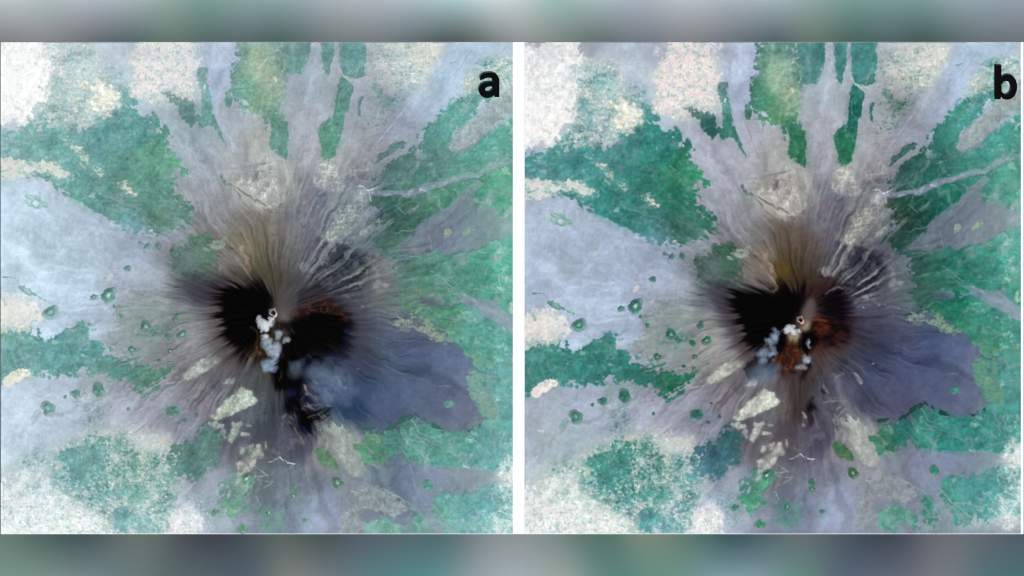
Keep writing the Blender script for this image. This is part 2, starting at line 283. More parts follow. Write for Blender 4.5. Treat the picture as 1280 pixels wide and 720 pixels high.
# pale ground: (name, outline, raggedness, colour in a, colour in b, cover, grain, label)
PALES = [
 ('farm_nw', "1 -160,-80 250,-80 262,130 205,250 235,310 160,420 100,462 0,470 -160,470", 3.0, (255,255,254), (254,252,250), .98, 6, "almost white farmland filling the northwestern corner"),
 ('town_n', "1 680,60 700,-60 985,-60 990,200 1000,300 1005,340 940,300 860,275 800,290 800,352 700,325 665,285", 2.0, (238,231,228), (240,228,224), .85, 4, "pinkish white town ground west of the forked blue stream"),
 ('cream_n', "1 450,240 540,240 560,290 582,370 500,402 430,380 440,330", 2.2, (243,240,226), (247,240,222), .8, 5, "cream fields along the northern edge of the broad teal forest"),
 ('village_strip', "1 -40,610 100,640 230,640 350,690 3 300,40 375,92 300,102 200,60 60,105 -40,90", 2.6, (232,232,224), (236,232,226), .7, 5, ""),
 ('village_diag', "1 280,500 330,520 420,590 3 470,20 560,95 640,115 692,160 685,185 640,172 560,120 480,70 420,20 1 380,620", 2.0, (222,224,208), (226,222,204), .62, 4, ""),
 ('field_w', "5 -160,10 0,30 100,55 220,85 212,150 170,190 60,205 -160,210", 2.0, (243,241,230), (242,236,226), .92, 5, "bright cream fields at the western edge beside a large green cone"),
 ('hamlet_w', "5 15,470 50,430 95,408 152,405 145,430 110,465 40,508", 1.4, (236,234,220), (243,232,222), .95, 4, "small cream hamlet under the long teal forest band"),
 ('farm_sw', "7 -160,250 0,320 150,290 260,330 330,420 460,475 500,530 560,570 560,640 -160,640", 4.0, (240,248,249), (240,243,243), .58, 5, "white speckled farmland filling the southwestern corner"),
 ('farm_s', "7 820,640 845,520 900,470 1000,455 1025,520 1020,640", 3.0, (226,229,232), (232,230,232), .8, 4, "white speckled ground at the southern edge west of the hairpin road"),
 ('cream_a', "5 915,430 1000,372 1020,355 1080,335 1117,345 1100,380 1040,422 950,466 920,455", 1.4, (204,208,190), (212,208,190), .95, 5, "cream bare patch shaped like a wing west of the summit"),
 ('cream_b', "5 1100,475 1140,455 1182,450 1162,478", 1.0, (190,192,172), (216,212,190), .9, 5, ""),
 ('cream_c', "u 255,490 440,290 480,258 515,262 520,240 580,185 640,225 680,218 690,260 748,325 640,382 560,440 420,490 330,518", 1.2, (196,204,176), (214,216,192), .96, 6, "cream bare patch with a pointed right end southwest of the summit"),
 ('cream_d', "u 255,535 330,525 410,545 400,575 340,600 290,580", 1.2, (186,198,178), (212,216,198), .85, 4, ""),
 ('cream_d1', "u 420,540 470,545 500,560 470,600 440,700 470,745 520,690 560,560 520,540", 1.2, (186,200,178), (212,216,198), .8, 4, ""),
 ('cream_d2', "u 350,610 410,590 430,620 400,660 430,720 390,700", 1.2, (170,190,172), (200,206,190), .75, 4, ""),
 ('cream_d3', "u 545,540 600,515 590,560 540,640 520,660", 1.0, (186,194,176), (208,210,192), .8, 4, ""),
 ('cream_d4', "u 620,545 690,560 680,580 630,575", .8, (176,184,172), (204,204,188), .7, 4, ""),
 ('cream_d5', "u 640,720 700,660 690,690 650,740", .8, (150,150,146), (186,180,172), .7, 4, ""),
 ('cream_d6', "v 560,130 620,150 600,220 560,240 540,210", 1.2, (176,186,172), (204,206,190), .7, 4, ""),
 ('cream_d7', "v 640,160 690,150 650,240 620,260", 1.0, (170,178,164), (198,198,182), .7, 4, ""),
 ('cream_e', "u 550,655 600,640 660,645 670,670 580,685", 0.8, (200,200,182), (214,212,196), .9, 5, ""),
 ('cream_f', "v 530,300 600,262 660,235 720,130 760,95 785,180 812,230 740,300 690,360 640,412 540,392", 1.4, (206,204,184), (222,216,196), .92, 5, "cream bare patch above the hairpin road"),
 ('cream_g', "v 800,80 840,90 835,170 800,160", 0.8, (190,190,175), (218,214,196), .85, 5, ""),
 ('cream_h', "v 560,390 640,400 600,470 560,520 540,600 490,600 500,500", 1.8, (190,196,182), (206,206,192), .7, 4, ""),
 ('tan_core', "4 360,240 400,190 470,200 560,205 600,240 600,330 560,350 480,420 400,410 275,378 300,345 390,320", 2.4, (172,176,156), (186,182,164), .78, 7, "cream streaked upland northeast of the summit"),
 ('tan_core2', "4 280,100 320,30 370,-10 395,10 385,60 430,100 445,150 400,170 370,140 330,148", 1.8, (206,207,192), (214,208,190), .92, 5, ""),
 ('tan_core3', "4 430,60 480,30 560,-20 600,20 560,50 480,80", 2.0, (186,186,178), (194,188,176), .7, 5, ""),
 ('tan_core4', "4 480,190 520,130 560,120 590,200 540,230", 2.0, (190,195,185), (210,206,190), .7, 4, ""),
 ('tan_core5', "4 560,510 620,475 660,540 640,620 690,600 700,640 650,680 560,640 600,580", 2.2, (162,158,150), (172,166,160), .7, 5, ""),
 ('tan_fan', "8 470,370 540,345 640,370 720,420 770,450 740,500 680,510 600,480 540,470 522,500 538,620 410,620 430,500 470,440", 1.4, (164,174,170), (158,164,164), .66, 5, ""),
 ('tan_flow', "2 960,595 1000,510 1100,420 1190,350 1240,300 1290,260 1500,60 1500,200 1280,390 1230,432 1150,500 1090,572 1030,586 970,607", 1.2, (172,190,184), (166,180,174), .88, 7, ""),
 ('dome', "s 200,180 350,140 600,100 740,200 780,400 760,500 680,565 590,550 560,470 430,400 300,320", 1.5, (186,183,172), (192,181,166), .9, 9, "pale domed lava knob north of the summit"),
 ('dome2', "s 270,365 330,350 500,490 590,590 520,625 440,600 330,490", 1.2, (188,186,170), (200,188,170), .8, 6, ""),
 ('scarp_fields', "6 690,180 720,145 800,140 860,155 880,185 870,210 920,220 990,255 980,272 900,265 860,220 740,205", 1.8, (150,166,138), (146,166,132), .58, 5, "olive fields along the northern rim of the dark lava valley"),
 ('olive_e', "6 1030,320 1090,345 1180,370 1280,372 1400,372 1400,390 1100,395 1050,370", 1.8, (125,170,135), (100,160,112), .6, 5, ""),
 ('olive_e2', "6 1040,420 1100,400 1180,420 1170,500 1200,560 1230,640 1200,700 1150,640 1090,570 1060,500", 3.0, (140,175,152), (110,165,128), .55, 4, ""),
 ('south_tan', "8 290,60 380,30 440,50 500,80 520,110 480,150 470,200 520,250 540,320 480,300 400,220 360,160 300,140 340,100", 2.8, (166,174,160), (178,180,166), .62, 4, "streaked tan slope below the dark lava valley"),
 ('south_tan2', "8 560,110 600,70 640,60 640,90 580,140", 1.6, (168,180,148), (176,186,160), .7, 4, ""),
 ('town_e', "8 1195,310 1280,220 1500,150 1500,640 1230,640 1150,580 1140,520 1215,520 1280,450 1230,340", 3.0, (236,244,242), (236,242,242), .5, 5, "white speckled coastal town in the southeastern corner"),
 ('fields_ne', "2 770,60 930,30 905,140 825,265 765,245 800,180", 2.4, (222,222,212), (228,226,216), .62, 4, "cream fields beside the wide pale blue stream"),
 ('fields_ne2', "2 1040,260 1060,220 1130,205 1120,300 1040,305", 2.2, (196,206,192), (205,208,190), .65, 4, ""),
 ('fields_n2', "2 600,140 640,90 700,120 720,180 660,200", 3.0, (208,198,198), (220,206,196), .6, 5, ""),
 ('fields_v', "2 0,60 120,60 140,240 100,300 90,400 60,380 40,240 0,200", 2.5, (178,200,168), (176,200,162), .42, 4, ""),
 ('isle_a', "4 930,365 985,345 965,380 935,390", 1.0, (175,195,155), (180,195,160), .9, 4, ""),
 ('isle_b', "4 1010,375 1060,345 1105,330 1080,365 1030,385", 1.2, (158,188,155), (165,190,150), .8, 4, ""),
 ('mottle', "5 570,40 700,10 790,80 810,200 740,270 700,320 620,330 520,300 500,250 560,210 600,140", 3, (162,172,166), (152,160,152), .5, 4, ""),
 ('mottle2', "5 400,470 500,430 560,460 520,560 420,600 360,560", 3, (170,184,180), (156,172,164), .45, 4, ""),
 ('knoll_top', "3 1000,440 1050,420 1090,400 1130,380 1155,430 1100,465 1050,450", 2, (150,172,150), (160,176,150), .7, 4, ""),
 ('knoll_ridge', "3 1140,430 1180,440 1225,500 1255,580 1245,610 1200,580 1150,520 1090,560 1100,480", 2, (140,132,126), (134,120,106), .6, 5, ""),
 ('grey_pale_c', "p 1000,0 1280,0 1270,80 1200,180 1130,190 1060,110 960,80 920,50 930,20", 1.5, (142,146,154), (150,148,150), .7, 7, ""),
 ('crest_a', "4 215,520 245,510 270,550 300,580 330,610 320,620 280,590 250,565", 1.0, (150,150,156), (158,150,146), .85, 5, ""),
 ('yellow_patch', "4 515,545 535,510 545,540 580,570 570,595 545,580", 0.8, (138,145,100), (90,95,88), .85, 6, ""),
]
SPECKLES = [ # speckled mixes of woods and fields: outline, a colour weight of wood, cover, grain
 ("1 240,60 440,50 480,180 560,230 575,300 505,400 425,470 150,482 140,430 225,360 245,250", .56, 4.0),
 ("1 20,270 120,175 190,170 190,210 120,275 60,290", .85, 4.0),
 ("1 510,150 600,180 640,330 580,340 540,240", .5, 3.5),
 ("7 240,260 330,150 400,110 480,100 640,80 700,180 850,170 905,330 880,450 860,600 560,620 450,490 330,430 255,330", .58, 4.5),
 ("7 100,200 240,150 330,130 250,300 150,330 60,330", .2, 4.0),
 ("7 130,330 260,320 360,440 480,560 300,560 150,450", .3, 4.0),
 ("5 400,560 520,560 500,680 400,700", .35, 4.0),
 ("2 540,60 900,50 840,220 760,300 690,420 600,520 500,560 540,380 580,240", .22, 5.0),
 ("8 1000,560 1200,430 1280,520 1280,620 1000,620", .35, 5.0),
 ("2 1030,330 1100,130 1300,70 1300,260 1190,330 1100,290", .45, 5.0),
 ("7 930,390 1020,370 1100,440 1100,600 1020,560", .3, 3.5),
 ("8 0,440 60,460 130,480 130,600 20,600", .55, 4.5),
 ("5 560,60 700,40 780,110 760,230 640,180", .14, 4.5),
 ("4 690,480 780,490 900,470 960,540 860,560 720,560", .35, 5.0),
 ("8 240,480 262,500 255,560 238,560", .8, 3.0),
 ("5 830,600 910,590 905,640 830,650", .6, 3.0), ("5 690,180 760,180 830,200 860,240 740,260 640,200", .75, 3.5),
 ("6 880,420 960,400 990,420 900,440", .0, 3.0),
]
ROADS = [ # outline, width, colour a, colour b, cover
 ("s 455,225 462,250 455,280", 7, (112,118,118), (98,98,98), 1), ("s 800,370 792,460 745,545 670,620 600,595", 3.4, (118,118,116), (108,100,94), .8), ("s 260,365 310,430 350,500 430,590 500,625", 2.2, (124,122,120), (116,106,98), .7), ("s 300,200 380,150 520,120 640,100", 2, (140,142,140), (134,128,122), .6),
 ("4 500,148 600,162 700,170 800,166 880,142 1000,97 1100,76 1200,24 1320,-10", 3.6, (158,170,186), (154,164,186), .8), ("4 1130,95 1180,60 1260,40", 1.6, (140,178,168), (130,168,158), .6), ("6 940,0 1020,30 1110,75 1200,130 1300,190", 4, (156,168,184), (152,162,182), .7),
 ("8 830,420 880,480 920,560 950,610", 3.4, (138,152,170), (142,152,170), .8), ("8 640,360 740,420 800,460 850,520 880,600", 2, (140,158,160), (140,154,160), .7), ("8 1100,365 1180,330 1260,330", 2.4, (140,162,168), (140,158,164), .7), ("8 1170,60 1195,150 1250,220", 2.4, (140,160,168), (130,146,160), .7),
 ("1 1055,20 1048,200 1062,330 1095,430 1150,540 1170,590", 5, (182,190,214), (172,178,204), .75), ("1 1172,20 1150,180 1115,280 1080,370 1075,400", 6, (184,194,216), (170,180,205), .75), ("1 1110,330 1140,420 1180,540 1215,600", 2, (160,168,190), (140,146,168), .6), ("1 1000,60 1040,180", 3, (165,190,205), (160,180,205), .5),
 ("2 545,240 510,330 470,430 440,560 420,640", 3.5, (165,174,188), (160,166,180), .6), ("2 560,240 530,340 520,440 480,560", 1.6, (172,180,192), (168,174,186), .6), ("2 1280,100 1150,130 1060,190", 4, (176,196,214), (172,190,212), .6), ("2 1040,70 960,160 860,260 760,360 680,470 600,560", 2, (190,206,224), (184,200,222), .6), ("2 1080,90 1000,200 900,320 800,430 700,520", 1.6, (160,178,204), (158,172,200), .6),
 ("8 60,230 100,215 120,205 135,225 150,222 165,235 195,235", 1.4, (215,222,235), (225,228,240), .8),
 ("8 120,205 128,216", 2.6, (240,244,250), (245,246,252), 1),
 ("8 0,250 60,300 0,305", 1.2, (165,168,172), (172,170,180), .7), ("8 0,320 90,330 60,345 0,375", 1.2, (160,166,172), (172,172,182), .7),
 ("8 0,400 20,440 10,470", 1.2, (170,175,180), (178,178,190), .6), ("8 0,252 0,310 20,318", 1, (160,165,170), (170,170,180), .5),
 ("4 515,130 540,132 555,150 590,150 605,135", 1.5, (225,232,225), (230,232,228), .8), ("4 560,150 570,180 575,205", 1.3, (205,212,205), (215,215,210), .7),
 ("4 820,152 845,158", 2.4, (200,210,232), (205,210,232), .8), ("4 700,115 720,140 740,165", .9, (150,175,175), (150,170,165), .6), ("4 860,140 862,60 880,20 940,0", .9, (110,160,140), (95,150,125), .5),
 ("4 680,480 760,478 830,490 880,465 870,400 850,360", .9, (165,185,185), (150,165,165), .5), ("4 880,560 940,600 990,650", 1.6, (135,165,165), (125,150,152), .7),
 ("4 1160,500 1130,560 1100,605", 1.1, (120,180,145), (110,175,145), .7), ("4 1020,660 1100,640 1150,660 1280,662", 1.4, (140,190,165), (115,175,150), .6), ("4 900,605 960,620 1000,640", 1.3, (140,170,160), (130,160,150), .6),
 ("8 770,240 790,310 800,370 830,420", .9, (150,160,178), (150,158,175), .6), ("8 640,270 680,330", .8, (138,142,158), (138,142,158), .5),
 ("8 880,440 940,510 1000,560 1040,600", 2.4, (140,165,165), (150,160,172), .8), ("8 960,515 1040,530 1110,555", 2.2, (145,175,175), (150,165,172), .7), ("8 900,410 960,395 1000,385", 1.4, (130,160,160), (140,155,160), .7),
 ("8 1160,40 1180,100 1210,140", 2.2, (125,150,155), (120,140,155), .7), ("8 1060,270 1140,235 1280,200", 1.8, (140,175,168), (130,170,155), .6), ("8 1060,90 1130,160 1180,200", 1.3, (150,185,170), (140,180,160), .6),
 ("2 420,190 440,225 470,242 500,245", 1.7, (175,200,185), (178,205,180), .9), ("2 505,200 525,160 535,120", 1.3, (165,195,185), (170,195,180), .7), ("2 20,180 60,120 110,90 130,110", 1.2, (205,220,200), (200,215,190), .6),
 ("2 860,650 900,620 1000,600", .8, (115,165,148), (80,140,118), .5), ("2 1130,690 1200,660 1260,650", 1.2, (125,170,152), (125,165,152), .6), ("2 650,635 740,595 800,560", 1.8, (150,160,170), (140,150,155), .7),
 ("3 400,20 430,45", 2, (200,205,195), (195,200,185), .7), ("3 1210,440 1240,520 1250,590 1235,605", 3.4, (168,150,142), (158,138,122), .7), ("3 1160,430 1200,500 1235,560", 3, (160,152,146), (160,145,130), .6),
 ("3 830,165 800,190", 1.6, (165,190,185), (150,180,160), .6), ("3 380,60 410,90", 1.2, (170,190,180), (150,180,160), .5), ("1 700,470 760,500 820,520", 1, (150,185,175), (120,165,145), .5), ("1 740,600 765,625", 1.6, (165,190,175), (150,185,160), .6),
 ("3 1100,85 1130,110 1175,135 1225,165 1280,205 4 0,195 30,215 60,240 85,262", 2.0, (112,118,112), (105,100,90), .75), ("4 45,250 100,245 130,220", 2.4, (118,118,116), (112,104,98), .7), ("4 75,262 90,280", 3.5, (95,98,98), (90,86,84), .75),
 ("3 1100,80 1120,110 1150,130", 3.0, (95,135,115), (65,110,85), .8), ("s 420,230 470,240 455,280", 3.5, (125,130,132), (112,110,106), .8), ("s 690,90 710,130", 2.5, (115,140,128), (95,125,105), .7), ("s 300,430 330,560 400,640", 2.2, (140,138,138), (140,128,118), .5), ("s 780,330 840,420 860,520", 2, (140,135,135), (140,125,112), .5),
 ("s 960,520 990,500", 2.2, (178,140,135), (165,95,85), .8), ("4 80,370 110,375", 3, (92,95,98), (84,80,76), .7),
 ("4 225,310 250,330 270,290 300,230 340,160", 3, (95,98,112), (92,88,100), .6), ("4 250,200 290,160 310,190 350,150", 2.6, (98,100,112), (88,84,94), .55), ("4 440,120 500,80 560,95", 4, (110,112,122), (95,88,92), .6),
 ("4 350,330 420,325 500,310 590,320", 1.8, (120,122,118), (118,112,108), .6), ("4 480,175 500,120 560,110", 2, (110,140,125), (70,120,90), .5),
 ("5 590,390 640,375 690,355", 2, (150,170,165), (165,165,155), .7), ("5 830,480 900,470 960,440", 1.6, (175,170,178), (178,170,172), .6), ("5 440,680 480,650 520,630", 1.8, (110,150,145), (70,130,105), .7), ("5 700,610 760,540 800,520", 2.2, (180,188,200), (178,180,190), .5),
 ("7 520,280 570,240 640,200 700,175", 2.5, (205,205,192), (215,205,195), .6), ("7 490,95 560,80 590,110", 3.5, (214,212,196), (222,212,196), .6), ("7 580,180 650,140 740,110 800,100", 3, (200,198,186), (218,208,196), .55), ("7 780,150 820,110 830,160", 3, (196,204,176), (212,212,186), .6),
 ("5 100,650 130,690", 2, (190,200,195), (200,195,190), .4), ("5 40,675 65,675", 3, (225,232,235), (220,215,205), .7), ("7 50,150 20,170", 4, (228,236,236), (215,220,205), .6), ("3 130,180 200,190 235,230 180,240 140,205", 4.5, (130,185,170), (110,165,135), .7), ("3 145,178 155,185", 1.5, (245,250,250), (200,230,200), .9),
 ("3 750,352 762,356", 1.8, (225,232,228), (215,215,200), .9), ("3 650,160 680,165", 4.5, (228,224,202), (238,222,205), .9), ("1 380,570 400,580", 3, (232,228,212), (236,226,206), .8), ("3 620,130 660,150", 3, (212,212,192), (218,208,188), .7),
 ("3 0,590 60,590 80,600", 3, (130,175,165), (80,140,120), .8), ("3 100,635 150,660 230,695", 4.5, (125,172,162), (75,140,118), .85), ("5 0,60 30,70 35,90", 4, (170,200,190), (120,170,145), .6), ("3 545,590 565,585", 4, (205,210,200), (222,212,196), .8), ("3 640,655 620,660", 3, (205,205,210), (205,200,205), .5), ("3 850,600 835,600", 3, (150,135,145), (165,150,155), .7),
 ("3 690,415 715,420", 3, (115,155,150), (60,115,95), .8), ("3 960,325 1000,325", 2, (125,145,145), (95,120,112), .6), ("5 790,365 815,360", 2, (110,130,122), (60,110,85), .7), ("5 845,385 860,370", 2.2, (120,130,130), (75,110,95), .7), ("5 890,365 925,350", 2, (125,135,130), (90,120,100), .7),
 ("5 970,640 990,620", 2, (115,135,135), (85,115,105), .7), ("5 930,590 945,560", 2, (118,128,130), (85,105,100), .7), ("5 900,200 925,215", 1.5, (190,195,185), (190,188,175), .5),
 ("6 400,450 425,450 435,480", 2.8, (150,158,168), (150,150,155), .8), ("6 450,495 455,498", 1.8, (150,160,172), (145,145,152), .8), ("6 505,405 515,405", 1.6, (205,212,222), (190,190,196), .9), ("6 445,100 450,103", 1.4, (190,190,192), (185,182,182), .8), ("6 560,90 580,110 590,100 640,115 650,125", 2, (118,122,138), (120,120,134), .7), ("6 665,175 690,190", 2, (175,178,182), (170,168,172), .7), ("6 890,495 940,485 980,490", 1.6, (135,145,148), (140,135,142), .6), ("6 935,575 965,560 990,580", 1.8, (110,150,130), (70,130,100), .5), ("6 400,40 440,35 500,65 540,85", 2.6, (140,140,150), (140,138,145), .7), ("6 870,140 905,150", 2.4, (120,140,128), (110,120,110), .7),
 ("6 1130,290 1180,310", 3, (70,145,112), (55,135,100), .5), ("6 1100,280 1060,320 1080,340", 1.4, (80,145,115), (60,135,100), .5), ("6 750,110 800,70 900,40 950,25", 1.4, (110,140,132), (95,120,108), .5), ("4 785,598 798,598", 2, (175,205,190), (160,200,170), .8), ("4 700,235 720,250 745,270", 2.2, (135,170,150), (120,155,130), .6), ("4 800,205 790,215", 2, (120,165,145), (90,150,118), .6), ("4 1190,160 1230,150", 5, (120,178,145), (95,165,125), .5), ("4 1095,200 1110,190", 3, (165,180,160), (120,165,130), .5), ("4 1110,455 1170,465", 2.2, (135,195,165), (115,180,140), .7),
 ("8 860,190 890,185", 2.5, (135,175,155), (115,165,140), .6), ("8 770,60 780,80", 4, (150,178,150), (140,172,140), .6), ("8 580,240 620,260", 2.4, (150,165,150), (135,160,130), .7), ("8 480,375 500,380", 2, (190,185,185), (195,190,185), .7), ("8 1180,385 1180,410", 2.4, (190,222,220), (200,225,220), .6), ("8 1040,250 1060,260", 2, (200,220,215), (170,200,185), .6),
 ("8 490,320 510,325", 3, (110,135,130), (75,120,100), .6), ("2 390,475 410,485", 2.4, (130,165,145), (65,135,85), .7), ("2 95,230 95,245", 2.6, (235,232,210), (235,230,205), .8), ("2 100,410 95,405", 2.4, (205,215,195), (190,210,175), .7), ("2 780,240 815,250", 3.4, (238,235,230), (240,236,230), .8), ("2 640,170 680,175", 3, (222,210,205), (230,215,200), .6), ("2 885,70 895,110", 4, (240,240,234), (244,242,236), .7), ("2 970,155 995,145", 1.8, (150,172,182), (95,140,130), .8), ("2 750,470 775,455", 2, (125,150,152), (110,135,130), .6), ("2 370,300 390,300", .1, (0,0,0), (0,0,0), 0),
]

FARMBASE = [("1 200,30 470,30 500,180 560,230 600,380 500,420 420,490 100,490 120,440 200,360 235,250", 8), ("7 60,260 240,180 330,130 480,60 640,70 720,90 860,90 905,330 860,460 820,640 -100,640 -100,330", 10),
 ("2 600,40 930,40 880,180 780,300 660,200", 8), ("8 1150,500 1230,290 1300,210 1500,200 1500,640 1000,640", 8), ("1 640,90 760,40 990,40 1000,220 1010,340 800,360 660,290", 6), ("2 1030,330 1080,210 1160,130 1300,90 1300,260 1180,340", 8)]

def calm(c):
    if min(c) > 205: return c
    g = sum(c)/3
    return tuple(v*.93*.8+g*.93*.2+d for v, d in zip(c, (-3, 1, 6)))
PALES = [(n, o, r, calm(ca), calm(cb), cov, g, lab) for n, o, r, ca, cb, cov, g, lab in PALES]

def mix(c, col, m):
    m = m[..., None]
    col = np.asarray(col, np.float32)
    return c*(1-m)+col*m

def speck(grain, seed, dens, soft=.28):
    n = .62*vnoise(grain*1.3, seed, 3, .6)+.55*plots(max(3.2, grain*.8), seed % 5)
    th = (0.5-dens)*1.55
    return np.clip((n-th)/soft+.5, 0, 1)

def blur3(m):
    for a in (0, 1): m = np.roll(m, 1, a)*.22+m*.56+np.roll(m, -1, a)*.22
    return m
def sharp(c, k=.55):
    for i in range(3): c[..., i] += k*(c[..., i]-blur(c[..., i], 1))
    return c
class Cover: pass
def RRB(p): return np.hypot(*(pts(p).mean(0)-(SUMX, SUMY)))/200
def build_cover():
    C = Cover()
    C.fine = vnoise(5.5, 20, 3, .6); C.mid = vnoise(26, 21, 4, .62); C.streak = polar_noise(110, 1.8, 22, 3); C.streak2 = polar_noise(46, 3.0, 23, 3); C.lobe = polar_noise(56, 7.0, 24, 4); C.flowline = polar_noise(150, 1.1, 43, 3)*np.clip(.4+1.5*vnoise(50, 44, 3, .6), 0, 1)
    near = np.exp(-(RR/150)**2)
    woods = np.zeros((CH, CW), np.float32); C.wood = {}
    for k, (n, p, rag, lab) in enumerate(WOODS):
        m = poly(p, rag*.8, 0, 0); thin = n in ('islet','island','sliver','fork','block','finger','crest','tongue','meadow','gully','strip','spur'); m = fray(m, 2 if thin else 4 if n == 'ravine' else 8, .45 if thin else .8, .6 if thin else 1.7, .26); C.wood[n] = m; woods = np.maximum(woods, m)
    C.flow = {n: fray(poly(p, rag*.8, 0, 0), *((2, .25, .25, .26) if n in ('stream_a', 'right_flow', 'forked_stream') else (4, .6, 1.2, .26))) for n, p, rag, lab in FLOWS}
    sp = np.zeros_like(woods)
    for i, (p, d, g) in enumerate(SPECKLES):
        sp = np.maximum(sp, blur(poly(p, 4, 3, 0), 5)*(.55*speck(g*2.2, 100+i, d, .6)+.6*speck(g*.75, 150+i, d, .5)))
    woods = np.maximum(woods, sp*.9)
    fl = np.zeros_like(woods)
    for n in C.flow:
        fl = np.maximum(fl, C.flow[n])
    keep = np.maximum.reduce([C.wood[k] for k in ('islet', 'island')])
    wd = np.maximum(woods*(1-fl*.93), keep)
    C.hard = wd
    C.woods = np.clip(.70*wd+.42*blur(wd, 6)*np.clip(.75+.6*E1+.5*E3, .1, 1.3), 0, 1)
    C.pale = {}; C.farm = np.zeros_like(woods)
    for i, (n, p, rag, ca, cb, cov, g, lab) in enumerate(PALES):
        rd = 5.0 if n.startswith(('tan_core', 'south_tan', 'cream_d', 'grey_pale')) else 0
        m = fray(poly(p, rag, 0, 0, radial=rd), 9 if n.startswith(('farm', 'town', 'cream_n', 'field')) else 1 if n.startswith(('cream_a', 'cream_b', 'cream_c', 'cream_d', 'cream_e', 'cream_f', 'cream_g')) else 6 if n == 'tan_fan' else 6 if n.startswith('south_tan') else 3 if cov > .7 else 4, .95 if n.startswith(('farm', 'town', 'cream_n', 'field', 'village')) else .6, (2.0 if n.startswith('south_tan') else 1.2) if rd else .4, .3)
        if n.startswith(('tan_core', 'south_tan', 'grey_pale', 'dome', 'crest')):
            s = np.clip((.66 if n.startswith(('tan_core', 'dome')) else .50)+.55*C.streak2+.3*C.streak+.3*C.mid, 0, 1); m = m*s**.9
        elif cov < .9: m = m*np.clip(.12+.5*speck(g*2.2, 200+i, cov, .7)+.5*speck(g*.7, 250+i, cov, .5), 0, 1)
        else: m = m*np.clip(cov-.06+.2*C.fine+.22*C.streak2+.18*vnoise(4, 260+i, 2, .7), 0, 1)
        if n.startswith(('tan_core', 'dome')): m = .4*m+.6*blur(m, 3)
        elif n.startswith('cream'): m = (.45*m+.55*blur(m, 2))*.93
        elif n.startswith(('farm', 'town', 'fields', 'village', 'field')): m = .66*m+.34*blur(m, 7)
        C.pale[n] = m
        if n.startswith(('farm', 'town', 'fields')): C.farm = np.maximum(C.farm, m)
    C.micro = vnoise(2.4, 26, 2, .7); C.rid = ridged(11, 27, 3); C.rid2 = ridged(7, 28, 3); C.rid += .6-C.rid.mean(); C.rid2 += .57-C.rid2.mean()
    t2 = TH+_wt
    C.veins = np.clip(1-np.abs(polar_noise(34, 1.6, 29, 3))*9, 0, 1)*np.clip(.5+C.mid*1.5, 0, 1)
    C.veins2 = np.clip(1-np.abs(polar_noise(60, 2.6, 30, 3))*8, 0, 1)*np.clip(.5+vnoise(40, 34, 3)*1.6, 0, 1)
    C.gul = 1-np.abs(polar_noise(64, 1.7, 35, 4))*2.0; C.gul2 = 1-np.abs(polar_noise(120, 3.2, 36, 3))*2.0
    C.worn = np.clip(.72+.7*vnoise(7, 41, 3, .7), .1, 1)
    C.gul += .45-C.gul.mean(); C.gul2 += .45-C.gul2.mean()
    C.roads = [stroke(p, w, 1.2) if w < 2.6 else fray(stroke(p, w*1.15, 2.5), 1, 1.0, .6, .3) for p, w, a, b, c in ROADS]
    return C

def radial_detail(C):
    near = np.clip(1.25-RR/260, 0, 1)
    return near*(.085*C.streak+.06*C.streak2)*np.clip(.7+1.3*vnoise(45, 42, 3, .6), .1, 1.8) + .016*C.fine + .042*C.mid + .014*C.micro + .055*(C.gul-.45)*np.clip(1.35-RR/230, .25, 1) + .05*(C.gul2-.45)*np.clip(1.2-RR/300, .2, 1) + .03*(C.rid2-.55)*np.clip(RR/120, 0, 1) + .05*C.flowline*np.clip(RR/120, 0, 1)

